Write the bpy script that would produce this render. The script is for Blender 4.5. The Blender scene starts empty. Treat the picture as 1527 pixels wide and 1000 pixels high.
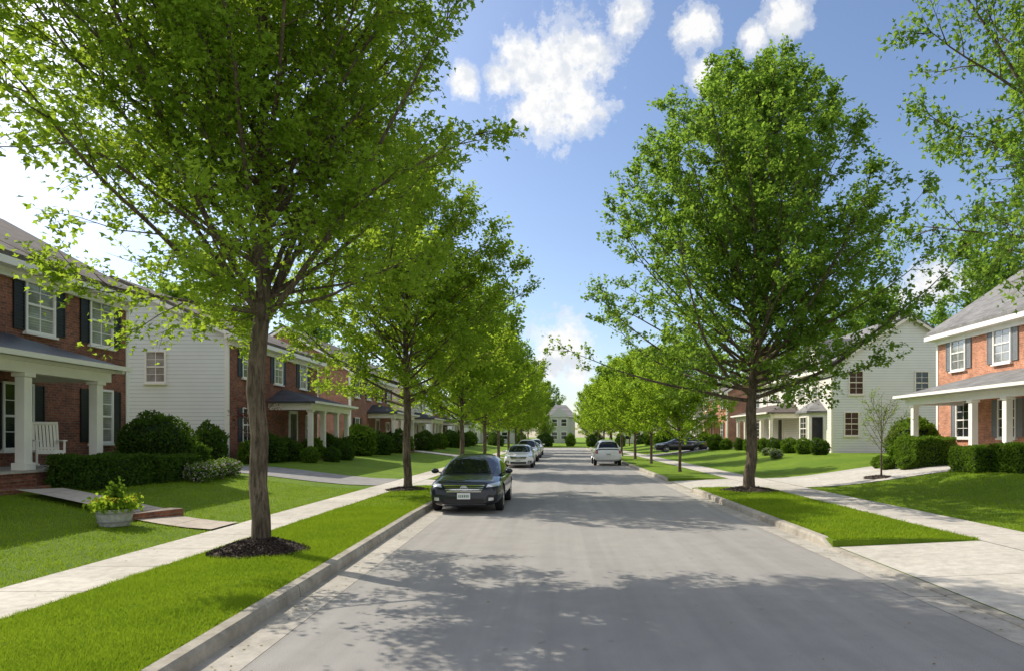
import bpy, bmesh, math, random
import numpy as np
from mathutils import Vector, Matrix
from mathutils.bvhtree import BVHTree
R=math.radians
scene=bpy.context.scene
COL=scene.collection
F=1018.0; CH=1.9; VX=830.0; VY=650.0
# ------------------------------------------------------------ materials
class N:
    def __init__(s,name):
        s.m=bpy.data.materials.new(name); s.m.use_nodes=True
        s.t=s.m.node_tree; s.t.nodes.clear()
        s.out=s.t.nodes.new('ShaderNodeOutputMaterial')
    def n(s,ty,ins=None,**kw):
        nd=s.t.nodes.new('ShaderNode'+ty)
        for k,v in kw.items(): setattr(nd,k,v)
        if ins:
            for k,v in ins.items(): s.put(nd.inputs[k],v)
        return nd
    def put(s,sock,v):
        if hasattr(v,'is_output'): s.t.links.new(v,sock)
        elif isinstance(v,bpy.types.Node): s.t.links.new(v.outputs[0],sock)
        else:
            if sock.type=='RGBA' and len(v)==3: v=(*v,1)
            sock.default_value=v
    def math(s,op,a,b=0.0,c=None):
        nd=s.n('Math',operation=op); s.put(nd.inputs[0],a); s.put(nd.inputs[1],b)
        if c is not None: s.put(nd.inputs[2],c)
        return nd.outputs[0]
    def mix(s,f,a,b,bt='MIX'):
        nd=s.n('MixRGB',blend_type=bt); s.put(nd.inputs[0],f); s.put(nd.inputs[1],a); s.put(nd.inputs[2],b)
        return nd.outputs[0]
    def noise(s,scale,detail=4,rough=.6,vec=None):
        nd=s.n('TexNoise',{'Scale':scale,'Detail':detail,'Roughness':rough})
        if vec is None: vec=s.pos()
        s.put(nd.inputs['Vector'],vec); return nd.outputs[0]
    def pos(s):
        if not hasattr(s,'_p'): s._p=s.n('NewGeometry').outputs['Position']
        return s._p
    def xyz(s,v):
        nd=s.n('SeparateXYZ'); s.put(nd.inputs[0],v); return nd.outputs
    def ramp(s,f,stops):
        nd=s.n('ValToRGB'); s.put(nd.inputs[0],f); e=nd.color_ramp.elements
        while len(e)<len(stops): e.new(.5)
        for i,(p,c) in enumerate(stops):
            e[i].position=p; e[i].color=(*c,1) if not isinstance(c,(int,float)) else (c,c,c,1)
        return nd.outputs[0]
    def bump(s,h,strength=.3,dist=.02):
        return s.n('Bump',{'Height':h,'Strength':strength,'Distance':dist}).outputs[0]
    def pbr(s,col,rough=.7,metal=0,spec=.5,normal=None,coat=0,**kw):
        nd=s.n('BsdfPrincipled'); s.put(nd.inputs['Base Color'],col); s.put(nd.inputs['Roughness'],rough)
        s.put(nd.inputs['Metallic'],metal); s.put(nd.inputs['Specular IOR Level'],spec)
        s.put(nd.inputs['Coat Weight'],coat)
        if coat: nd.inputs['Coat Roughness'].default_value=.04
        if normal is not None: s.put(nd.inputs['Normal'],normal)
        s.t.links.new(nd.outputs[0],s.out.inputs[0]); return s.m
def simple(name,col,rough=.6,var=.15,scale=6,metal=0,spec=.5,coat=0,bump=0):
    a=N(name); nz=a.noise(scale,4)
    c=a.mix(a.ramp(nz,[(.3,0.0),(.7,1.0)]),tuple(x*(1-var) for x in col),tuple(min(1,x*(1+var)) for x in col))
    nm=a.bump(a.noise(scale*8,3),bump,.01) if bump else None
    return a.pbr(c,rough,metal,spec,nm,coat)
def leafmat(name,c1,c2,tr,mixf=.45):
    a=N(name)
    rnd=a.n('NewGeometry').outputs['Random Per Island']
    c=a.mix(rnd,tuple(x*.86 for x in c1),c2)
    d=a.n('BsdfDiffuse',{'Color':c}); t=a.n('BsdfTranslucent',{'Color':a.mix(rnd,tr,tuple(x*.7 for x in tr))})
    m=a.n('MixShader',{0:mixf}); a.t.links.new(d.outputs[0],m.inputs[1]); a.t.links.new(t.outputs[0],m.inputs[2])
    a.t.links.new(m.outputs[0],a.out.inputs[0]); return a.m
M={}
M['leafA']=leafmat('leaf_green',(.095,.19,.022),(.205,.32,.042),(.50,.68,.055),.52)
M['leafB']=leafmat('leaf_deep_green',(.070,.158,.036),(.155,.27,.052),(.36,.56,.06),.5)
M['leafC']=leafmat('leaf_bright_green',(.12,.225,.025),(.21,.33,.04),(.50,.70,.05),.52)
M['leafD']=leafmat('leaf_shrub_green',(.045,.10,.018),(.10,.17,.03),(.14,.24,.02),.3)
M['leafE']=leafmat('leaf_hedge_green',(.10,.19,.022),(.17,.27,.035),(.22,.36,.03),.35)
M['leafR']=leafmat('leaf_burgundy',(.12,.03,.025),(.2,.06,.04),(.3,.07,.05),.35)
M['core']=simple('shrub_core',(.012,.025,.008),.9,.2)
M['yellow']=leafmat('petal_yellow',(.7,.5,.05),(.8,.65,.1),(.7,.5,.05),.3)
M['white_petal']=leafmat('petal_white',(.75,.72,.7),(.8,.6,.65),(.5,.5,.5),.3)
M['litter']=leafmat('fallen_leaf',(.28,.17,.06),(.30,.28,.08),(.2,.15,.05),.2)
def grassmat(name,blade):
    a=N(name)
    if blade:
        big=a.noise(1.1,2)
        c=a.mix(a.ramp(big,[(.35,0.0),(.65,1.0)]),(.155,.28,.013),(.25,.37,.02))
        rnd=a.n('NewGeometry').outputs['Random Per Island']
        c=a.mix(a.math('MULTIPLY',rnd,.45),c,(.40,.44,.07))
        d=a.n('BsdfDiffuse',{'Color':c}); t=a.n('BsdfTranslucent',{'Color':a.mix(.5,c,(.38,.54,.02))})
        m=a.n('MixShader',{0:.4}); a.t.links.new(d.outputs[0],m.inputs[1]); a.t.links.new(t.outputs[0],m.inputs[2])
        a.t.links.new(m.outputs[0],a.out.inputs[0]); return a.m
    big=a.noise(.35,4); mid=a.noise(3.5,5)
    c=a.mix(a.ramp(big,[(.35,0.0),(.65,1.0)]),(.16,.28,.013),(.25,.37,.02))
    c=a.mix(a.ramp(mid,[(.35,0.0),(.7,.55)]),c,(.115,.22,.014))
    c=a.mix(a.ramp(a.noise(1.1,4,.7),[(.6,0.0),(.72,.35)]),c,(.30,.30,.06))
    fine=a.noise(60,4,.7)
    c=a.mix(a.ramp(fine,[(.3,0.0),(.7,1.0)]),a.mix(1.0,c,(.5,.55,.5),'MULTIPLY'),a.mix(1.0,c,(1.25,1.2,1.2),'MULTIPLY'))
    return a.pbr(c,.85,0,.2,a.bump(fine,1.0,.05))
M['grass']=grassmat('lawn',False); M['blade']=grassmat('grass_blade',True)
def asphalt():
    a=N('asphalt'); big=a.noise(.25,4); mid=a.noise(2.2,5,.65); fine=a.noise(110,3,.75)
    c=a.ramp(big,[(.3,(.325,.31,.292)),(.7,(.375,.36,.34))])
    c=a.mix(.5,c,a.ramp(mid,[(.3,(.30,.286,.27)),(.7,(.395,.378,.358))]))
    c=a.mix(1.0,c,a.ramp(fine,[(.32,.6),(.68,1.26)]),'MULTIPLY')
    mp=a.n('Mapping'); a.put(mp.inputs[0],a.pos()); mp.inputs['Scale'].default_value=(2.6,.07,1)
    st=a.noise(1.0,3,.6,mp.outputs[0]); c=a.mix(1.0,c,a.ramp(st,[(.35,.9),(.65,1.06)]),'MULTIPLY')
    spot=a.ramp(a.noise(5,3,.5),[(.68,0.0),(.75,.4)]); c=a.mix(spot,c,(.12,.118,.115))
    return a.pbr(c,.85,0,.25,a.bump(fine,.6,.012))
M['asphalt']=asphalt()
def concrete(name,c1,c2,joint,off=0.,axis=1,stain=.0):
    a=N(name); p=a.xyz(a.pos()); big=a.noise(.8,4); mid=a.noise(7,5,.7); fine=a.noise(120,2)
    c=a.mix(a.ramp(big,[(.3,0.0),(.7,1.0)]),c1,c2)
    c=a.mix(1.0,c,a.ramp(mid,[(.3,.78),(.65,1.08)]),'MULTIPLY')
    c=a.mix(1.0,c,a.ramp(fine,[(.3,.88),(.7,1.06)]),'MULTIPLY')
    if stain: c=a.mix(a.ramp(a.noise(2.3,5,.7),[(.48,0.0),(.66,stain)]),c,(.15,.13,.10))
    if joint:
        q=a.math('DIVIDE',a.math('ADD',p[axis],200+off),joint)
        fr=a.math('FRACT',q)
        slab=a.n('TexWhiteNoise',{'W':a.math('FLOOR',q)},noise_dimensions='1D')
        c=a.mix(1.0,c,a.ramp(slab.outputs[0],[(0,.88),(1,1.06)]),'MULTIPLY')
        j=a.math('LESS_THAN',a.math('ABSOLUTE',a.math('SUBTRACT',fr,.5)),.009/joint*1.2)
        c=a.mix(a.math('MULTIPLY',j,.75),c,(.08,.075,.06))
    return a.pbr(c,.85,0,.3,a.bump(mid,.3,.01))
M['walk']=concrete('sidewalk_concrete',(.53,.49,.435),(.62,.575,.515),1.5,stain=.2)
M['kerb']=concrete('kerb_concrete',(.35,.315,.26),(.49,.45,.385),3.0,.4,stain=.45)
M['gutter']=concrete('gutter_concrete',(.42,.39,.345),(.51,.475,.42),3.0,.4,stain=.3)
M['apron']=concrete('driveway_concrete',(.51,.475,.42),(.59,.555,.50),2.9,1.2,stain=.2)
M['path']=concrete('path_concrete',(.50,.42,.35),(.56,.49,.42),1.2,stain=.2,axis=0)
M['drive']=simple('driveway_asphalt',(.25,.24,.235),.9,.2,3,bump=.3)
def brick(name,c1,c2,mortar,sc=1.0):
    a=N(name); o=a.xyz(a.pos())
    v=a.n('CombineXYZ'); a.put(v.inputs[0],a.math('ADD',o[0],o[1])); a.put(v.inputs[1],o[2])
    b=a.n('TexBrick',{'Scale':1.0,'Mortar Size':.008,'Mortar Smooth':.2,'Brick Width':.215*sc,'Row Height':.075*sc,'Bias':-.1})
    a.put(b.inputs['Vector'],v.outputs[0]); a.put(b.inputs['Color1'],c1); a.put(b.inputs['Color2'],c2); a.put(b.inputs['Mortar'],mortar)
    c=a.mix(1.0,b.outputs[0],a.ramp(a.noise(1.3,4),[(.3,.7),(.7,1.25)]),'MULTIPLY')
    c=a.mix(1.0,c,a.ramp(a.noise(14,3),[(.3,.7),(.7,1.25)]),'MULTIPLY')
    return a.pbr(c,.85,0,.3,a.bump(b.outputs['Fac'],-.4,.01))
M['brick_dark']=brick('brick_red_brown',(.31,.11,.062),(.15,.06,.042),(.23,.18,.15))
M['brick_orange']=brick('brick_orange',(.62,.25,.13),(.44,.165,.09),(.46,.37,.3))
M['brick_red']=brick('brick_red',(.42,.17,.115),(.30,.12,.085),(.36,.29,.25))
def siding(name,col,board=.17):
    a=N(name); o=a.xyz(a.pos()); fr=a.math('FRACT',a.math('DIVIDE',a.math('ADD',o[2],20),board))
    c=a.mix(a.ramp(a.noise(.9,4),[(.3,0.0),(.7,1.0)]),tuple(x*.92 for x in col),col)
    c=a.mix(a.math('MULTIPLY',a.math('LESS_THAN',fr,.16),.55),c,tuple(x*.45 for x in col))
    return a.pbr(c,.6,0,.4,a.bump(fr,-.6,.02))
M['siding_white']=siding('siding_white',(.84,.86,.88)); M['siding_cream']=siding('siding_cream',(.82,.78,.70)); M['siding_grey']=siding('siding_grey',(.62,.61,.58))
def shingle(name,col):
    a=N(name); o=a.xyz(a.pos())
    v=a.n('CombineXYZ'); a.put(v.inputs[0],o[1]); a.put(v.inputs[1],o[2])
    b=a.n('TexBrick',{'Scale':1.0,'Mortar Size':.006,'Brick Width':.3,'Row Height':.1})
    a.put(b.inputs['Vector'],v.outputs[0]); a.put(b.inputs['Color1'],col); a.put(b.inputs['Color2'],tuple(x*.7 for x in col)); a.put(b.inputs['Mortar'],tuple(x*.45 for x in col))
    c=a.mix(1.0,b.outputs[0],a.ramp(a.noise(.8,4),[(.3,.82),(.7,1.15)]),'MULTIPLY')
    return a.pbr(c,.9,0,.2,a.bump(b.outputs['Fac'],-.4,.01))
M['roof_grey']=shingle('shingle_grey',(.26,.255,.25)); M['roof_brown']=shingle('shingle_brown',(.17,.145,.13)); M['roof_dark']=shingle('shingle_dark',(.10,.10,.11))
def metalroof():
    a=N('standing_seam_metal'); o=a.xyz(a.pos()); fr=a.math('FRACT',a.math('DIVIDE',a.math('ADD',o[1],50),.42))
    sm=a.math('LESS_THAN',fr,.09); c=a.mix(sm,(.06,.075,.095),(.015,.018,.022))
    return a.pbr(c,.38,.3,.5,a.bump(sm,.8,.03))
M['roof_metal']=metalroof()
M['white']=simple('white_paint',(.88,.85,.80),.5,.04,2)
M['cream']=simple('cream_paint',(.85,.80,.71),.5,.05,2)
M['shutter_black']=simple('shutter_black',(.014,.015,.018),.45,.2)
M['shutter_blue']=simple('shutter_blue',(.04,.055,.085),.45,.2)
M['shutter_grey']=simple('shutter_grey',(.22,.23,.24),.5,.1)
M['door_red']=simple('door_paint_red',(.2,.03,.025),.35,.1); M['door_blue']=simple('door_paint_blue',(.07,.24,.32),.35,.1); M['door_dark']=simple('door_paint_dark',(.03,.028,.025),.35,.1)
M['brass']=simple('brass',(.6,.42,.15),.3,.05,metal=1)
def glass(name,a1,a2,spec=.9,coat=1):
    a=N(name); p=a.xyz(a.pos()); fr=a.math('FRACT',a.math('MULTIPLY',p[2],14))
    c=a.mix(a.math('LESS_THAN',fr,.35),a1,a2)
    c=a.mix(a.ramp(a.noise(1.1,3),[(.4,0.0),(.6,1.0)]),c,tuple(x*.45 for x in a1))
    return a.pbr(c,.06,0,spec,a.bump(a.noise(2.5,2),.05,.02),coat=coat)
M['pane_dark']=glass('window_glass_dark',(.03,.035,.04),(.025,.03,.035),.5,.5); M['pane_blind']=glass('window_glass_blinds',(.40,.41,.41),(.25,.26,.265))
def barkm(name,k):
    a=N(name); mp=a.n('Mapping'); a.put(mp.inputs[0],a.pos()); mp.inputs['Scale'].default_value=(24,24,3.2)
    n1=a.noise(1,4,.7,mp.outputs[0]); c=a.ramp(n1,[(.32,tuple(k*q for q in(.07,.052,.04))),(.5,tuple(k*q for q in(.22,.168,.125))),(.72,tuple(k*q for q in(.35,.28,.215)))])
    c=a.mix(1.0,c,a.ramp(a.noise(2.2,3),[(.3,.65),(.7,1.15)]),'MULTIPLY')
    return a.pbr(c,.95,0,.2,a.bump(n1,1.0,.04))
M['bark']=barkm('tree_bark',.72)
M['mulch']=simple('mulch',(.06,.042,.032),.95,.5,30,bump=1.0)
M['wood_white']=simple('weathered_grey_wood',(.42,.41,.39),.8,.3,14,bump=.3)
M['steel_dark']=simple('dark_steel',(.06,.06,.06),.5,.2,metal=.8)
M['hoop']=simple('galvanised_hoop',(.28,.27,.26),.6,.2)
M['rubber']=simple('tyre_rubber',(.018,.018,.018),.85,.2)
M['rim']=simple('alloy_rim',(.6,.6,.62),.25,.05,metal=1)
M['chrome']=simple('chrome_trim',(.85,.85,.87),.12,.02,metal=1)
M['carglass']=N('car_glass').pbr((.008,.010,.012),.03,0,.5,coat=.2)
M['black_plastic']=simple('black_plastic',(.012,.012,.013),.5,.2)
M['lens']=N('headlight_lens').pbr((.62,.64,.66),.08,.35,.8,coat=1)
M['tail']=N('tail_light_red').pbr((.35,.01,.01),.12,0,.6,coat=1)
M['plate']=simple('plate_white',(.8,.8,.8),.4,.04)
M['plate_ink']=simple('plate_green',(.03,.16,.08),.4,.04)
def paint(name,c,metal=.4,coat=1,spec=.5): 
    a=N(name); return a.pbr(c,.3,metal,spec,None,coat=coat)
P_dark=paint('car_paint_charcoal',(.006,.008,.016),.0,.7,.3); P_white=paint('car_paint_white',(.88,.88,.87),0); P_silver=paint('car_paint_silver',(.5,.51,.53),.5); P_black=paint('car_paint_black',(.012,.012,.014),.2)
# ------------------------------------------------------------ mesh helpers
def link(o,parent=None):
    COL.objects.link(o)
    if parent is not None: o.parent=parent
    return o
def thing(name,label,cat,loc=(0,0,0),rot=0,group=None,kind=None):
    o=bpy.data.objects.new(name,None); o.location=loc; o.rotation_euler=(0,0,rot); o.empty_display_size=.3
    COL.objects.link(o); tag(o,label,cat,group,kind); return o
def tag(o,label,cat,group=None,kind=None):
    o['label']=label; o['category']=cat
    if group:o['group']=group
    if kind:o['kind']=kind
def mesh_np(name,V,FV,mats,mi=None,smooth=False):
    V=np.asarray(V,dtype=np.float32); FV=np.asarray(FV,dtype=np.int32); m,k=FV.shape
    me=bpy.data.meshes.new(name); me.vertices.add(len(V)); me.vertices.foreach_set('co',V.ravel())
    me.loops.add(m*k); me.loops.foreach_set('vertex_index',FV.ravel())
    me.polygons.add(m); me.polygons.foreach_set('loop_start',np.arange(0,m*k,k,dtype=np.int32))
    if mi is not None: me.polygons.foreach_set('material_index',np.asarray(mi,dtype=np.int32))
    me.polygons.foreach_set('use_smooth',np.full(m,smooth,dtype=bool))
    for x in mats: me.materials.append(x)
    me.update(calc_edges=True); return me
class MB:
    def __init__(s): s.v=[];s.f=[];s.m=[]
    def poly(s,pts,mi=0):
        b=len(s.v); s.v+= [tuple(p) for p in pts]; s.f.append(tuple(range(b,b+len(pts)))); s.m.append(mi)
    def box(s,x0,x1,y0,y1,z0,z1,mi=0):
        x0,x1=sorted((x0,x1));y0,y1=sorted((y0,y1));z0,z1=sorted((z0,z1)); b=len(s.v)
        s.v+=[(x0,y0,z0),(x1,y0,z0),(x1,y1,z0),(x0,y1,z0),(x0,y0,z1),(x1,y0,z1),(x1,y1,z1),(x0,y1,z1)]
        for q in ((0,3,2,1),(4,5,6,7),(0,1,5,4),(1,2,6,5),(2,3,7,6),(3,0,4,7)): s.f.append(tuple(b+i for i in q)); s.m.append(mi)
    def prism(s,bottom,top,mi=0):
        b=len(s.v); n=len(bottom); s.v+=[tuple(p) for p in bottom]+[tuple(p) for p in top]
        s.f.append(tuple(range(b+n-1,b-1,-1))); s.f.append(tuple(range(b+n,b+2*n))); s.m+=[mi,mi]
        for i in range(n): j=(i+1)%n; s.f.append((b+i,b+j,b+n+j,b+n+i)); s.m.append(mi)
    def lathe(s,prof,n=20,c=(0,0,0),axis='z',mi=0):
        b=len(s.v)
        for i in range(n):
            a=2*math.pi*i/n
            for r,h in prof:
                p=(r*math.cos(a),r*math.sin(a),h) if axis=='z' else ((h,r*math.cos(a),r*math.sin(a)) if axis=='x' else (r*math.cos(a),h,r*math.sin(a)))
                s.v.append((p[0]+c[0],p[1]+c[1],p[2]+c[2]))
        k=len(prof)
        for i in range(n):
            j=(i+1)%n
            for q in range(k-1): s.f.append((b+i*k+q,b+j*k+q,b+j*k+q+1,b+i*k+q+1)); s.m.append(mi)
    def rod(s,p,q,r,n=6,mi=0,r2=None):
        p=Vector(p);q=Vector(q);d=(q-p).normalized(); a=d.orthogonal().normalized(); c=d.cross(a); r2=r if r2 is None else r2
        s.prism([p+(a*math.cos(t)+c*math.sin(t))*r for t in [2*math.pi*i/n for i in range(n)]],[q+(a*math.cos(t)+c*math.sin(t))*r2 for t in [2*math.pi*i/n for i in range(n)]],mi)
    def obj(s,name,mats,parent=None,smooth=False,world=False,bevel=0):
        me=bpy.data.meshes.new(name)
        o0=Vector((0,0,0))
        if parent is not None and world:
            o0=Vector(parent.location)
            if parent.parent: o0=o0+Vector(parent.parent.location)
        me.from_pydata([(v[0]-o0.x,v[1]-o0.y,v[2]-o0.z) for v in s.v],[],s.f)
        if not isinstance(mats,(list,tuple)): mats=[mats]
        for x in mats: me.materials.append(x)
        me.polygons.foreach_set('material_index',s.m)
        me.polygons.foreach_set('use_smooth',[smooth]*len(s.f))
        me.update(); o=bpy.data.objects.new(name,me); link(o,parent)
        bm=bmesh.new(); bm.from_mesh(me); bmesh.ops.recalc_face_normals(bm,faces=bm.faces); bm.to_mesh(me); bm.free()
        if bevel:
            md=o.modifiers.new('b','BEVEL'); md.width=bevel; md.segments=2; md.limit_method='ANGLE'
        return o
# ------------------------------------------------------------ terrain
AP_R=[(5.2,11.6),(23.6,28.6),(61.5,66.5)]; AP_L=[(24.4,28.2),(56,60)]
def LX(y): return -2.95-.3*min(max((y-5)/11,0),1)
RXF=4.6
def sst(t): t=min(max(t,0),1); return t*t*(3-2*t)
def gz(x,y):
    if 108<y<116: return -.02
    if y>=116: return .13+.5*sst((y-118)/14)
    lx=LX(y)-.09
    if lx<x<RXF+.09: return -.02
    if x<0:
        d=-x
        if d<5.35:
            for a,b in AP_L:
                if a<=y<=b: return .02+.11*(d-(-lx))/(5.35+lx)
            return .13+.03*math.sin(math.pi*(d+lx)/(5.35+lx)) if d<5.3 else .13
        return .13+.55*sst((d-6.45)/6.5)
    if x<7.2:
        for a,b in AP_R:
            if a<=y<=b: return .02+.11*(x-4.69)/(2.51)
        return .13+.03*math.sin(math.pi*(x-4.69)/2.51)
    return .13+.70*sst((x-8.6)/7.0)
def sheet(name,xf,ys,zoff,mat,kind='structure'):
    V=[];Fc=[]
    n=len(xf(ys[0]))
    for y in ys:
        for x in xf(y): V.append((x,y,gz(x,y)+zoff))
    for i in range(len(ys)-1):
        for j in range(n-1): a=i*n+j; Fc.append((a,a+1,a+n+1,a+n))
    me=mesh_np(name,V,Fc,[mat],smooth=False); o=bpy.data.objects.new(name,me); link(o); o['kind']=kind
    o['label']=name.replace('_',' '); o['category']=name.split('_')[0]; return o
ys=set([-40,-10,0]+list(range(2,108,2))+[107.99,108.01,115.99,116.01,118,121,125,132,160,300,900])
for a,b in AP_L+AP_R:
    for q in (a,b): ys|={q-.01,q+.01}
ys=sorted(ys)
lxs=[-700,-60,-20,-15,-13,-12.2,-11.4,-10.6,-9.8,-9,-8.2,-7.4,-6.45,-5.35,-5.0,-4.7,-4.2,-3.8]
rxs=[4.694,5.1,5.5,6,6.5,7,7.2,8.6,9.5,10.5,11.5,12.5,13.5,14.5,15.6,20,60,700]
gnd=sheet('ground',lambda y:lxs+[LX(y)-.094,LX(y)-.086,4.686]+rxs,ys,0,M['grass'])
gnd['label']='green lawns on both sides of the street'; gnd['category']='ground'
def flat(name,xf,ys,z,mat,label):
    V=[];Fc=[];n=len(xf(ys[0]))
    for y in ys:
        for x in xf(y): V.append((x,y,z))
    for i in range(len(ys)-1):
        for j in range(n-1): a=i*n+j; Fc.append((a,a+1,a+n+1,a+n))
    me=mesh_np(name,V,Fc,[mat]); o=bpy.data.objects.new(name,me); link(o); o['kind']='structure'; o['label']=label; o['category']=name.split('_')[0]
    return o
yy=[-10,0,2,5,8,12,16,30,60,108]
flat('road',lambda y:[-2.56-.2*min(max((y-5)/11,0),1),4.22],yy,0,M['asphalt'],'grey asphalt residential street')
flat('cross_road',lambda y:[-120,120],[108,116],0,M['asphalt'],'asphalt cross street at the end of the road')
flat('gutter',lambda y:[LX(y)-.02,-2.56-.2*min(max((y-5)/11,0),1)],yy,.003,M['gutter'],'concrete gutter along the kerb')
flat('gutter',lambda y:[4.22,RXF+.02],yy,.003,M['gutter'],'concrete gutter along the kerb')
sw=[y for y in ys if -10<=y<=107]
sheet('sidewalk',lambda y:[-6.45,-5.35],sw,.012,M['walk'])['label']='pale concrete sidewalk with joints'
sheet('sidewalk',lambda y:[7.2,8.6],sw,.012,M['walk'])['label']='pale concrete sidewalk with joints'
def kerb(side):
    aps=AP_L if side<0 else AP_R
    prof=[(0,-.06),(.015,.105),(.045,.142),(.16,.15),(.175,.13),(.18,-.06)]
    yl=sorted(set([-10,0,3,5,8,12,14,16]+list(range(18,108,3))+[107.5]+[q+e for a,b in aps for q,e in((a,.01),(a,-.5),(b,-.01),(b,.5))]))
    V=[];Fc=[]
    for y in yl:
        h=1.0
        for a,b in aps:
            if a<=y<=b: h=.17
        x0=LX(y) if side<0 else RXF
        for px,pz in prof: V.append((x0+side*px,y,pz*h if pz>0 else pz))
    k=len(prof)
    for i in range(len(yl)-1):
        for j in range(k-1): a=i*k+j; Fc.append((a,a+1,a+k+1,a+k))
    me=mesh_np('kerb',V,Fc,[M['kerb']]); o=bpy.data.objects.new('kerb',me); link(o); o['kind']='structure'; o['label']='weathered concrete kerb along the street'; o['category']='kerb'
kerb(-1);kerb(1)
for a,b in AP_L:
    ysx=list(np.linspace(a+.02,b-.02,5))
    sheet('driveway_apron',lambda y:[LX(y)-.18,-4.4,-5.35],ysx,.006,M['apron'])
    sheet('driveway',lambda y:[-6.45,-7.5,-8.5,-9.5,-10.5,-11.5,-12.5,-13.2,-14.5],ysx,.02,M['drive'])
for a,b in AP_R:
    ysx=list(np.linspace(a+.02,b-.02,5))
    sheet('driveway_apron',lambda y:[RXF+.18,5.5,6.4,7.2],ysx,.006,M['apron'])
    sheet('driveway',lambda y:[8.6,9.5,10.5,11.5,12.5,13.5,14.5,15.6,17.5],ysx,.02,M['apron'] if a<50 else M['drive'])
pa=np.array([-6.45,13.3]);pb=np.array([-11.5,15.2]); dd=(pb-pa)/np.linalg.norm(pb-pa); nn=np.array([-dd[1],dd[0]])
V=[];Fc=[]
for i in range(13):
    c=pa+(pb-pa)*i/12
    for s_ in(-.5,.5):
        q=c+nn*s_
        V.append((q[0],q[1],gz(max(q[0],-14),q[1])+.03+ (.1 if i>4 else 0)))
for i in range(12): a=i*2; Fc.append((a,a+1,a+3,a+2))
V[0],V[1]=((-6.45,13.3+.55,.17),(-6.45,13.3-.55,.17)) if (nn*-.5)[1]>0 else ((-6.45,13.3-.55,.17),(-6.45,13.3+.55,.17))
me=mesh_np('garden_path',V,Fc,[M['path']]); o=bpy.data.objects.new('garden_path',me); link(o); o['kind']='structure'; o['label']='beige garden path across the lawn'; o['category']='path'
b=MB()
c=pa+(pb-pa)*4.4/12
z=gz(c[0],c[1])
b.prism([(*(c+nn*-.6-dd*.18),z-.1),(*(c+nn*-.6+dd*.2),z-.1),(*(c+nn*.6+dd*.2),z-.1),(*(c+nn*.6-dd*.18),z-.1)],[(*(c+nn*-.6-dd*.18),z+.14),(*(c+nn*-.6+dd*.2),z+.14),(*(c+nn*.6+dd*.2),z+.14),(*(c+nn*.6-dd*.18),z+.14)])
o=b.obj('brick_step',M['brick_dark']); tag(o,'low brick step in the garden path','step')
# ------------------------------------------------------------ foliage
TPL6=np.array([(0,0,0),(.46,.34,.05),(.17,.48,-.02),(0,1,-.08),(-.17,.48,-.02),(-.46,.34,.05)],float)
TPL4=np.array([(0,0,0),(.36,.45,.06),(0,1,-.06),(-.36,.45,.06)],float)
def leaves(P,size,tpl,rng,up=.9,out=None,droop=.35):
    n=len(P); nr=rng.normal(size=(n,3))*.75; nr[:,2]+=up; nr/=np.linalg.norm(nr,axis=1)[:,None]
    d=rng.normal(size=(n,3)); d[:,2]-=droop
    if out is not None: d+=out*.9
    d-=nr*(d*nr).sum(1)[:,None]; d/=np.linalg.norm(d,axis=1)[:,None]+1e-9
    s=np.cross(d,nr); sz=size*rng.uniform(.65,1.25,n)[:,None,None]
    V=P[:,None,:]+sz*(s[:,None,:]*tpl[None,:,0:1]+d[:,None,:]*tpl[None,:,1:2]+nr[:,None,:]*tpl[None,:,2:3])
    k=len(tpl); return V.reshape(-1,3),np.arange(n*k).reshape(n,k)
def unit(v): return v/(np.linalg.norm(v)+1e-9)
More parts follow.
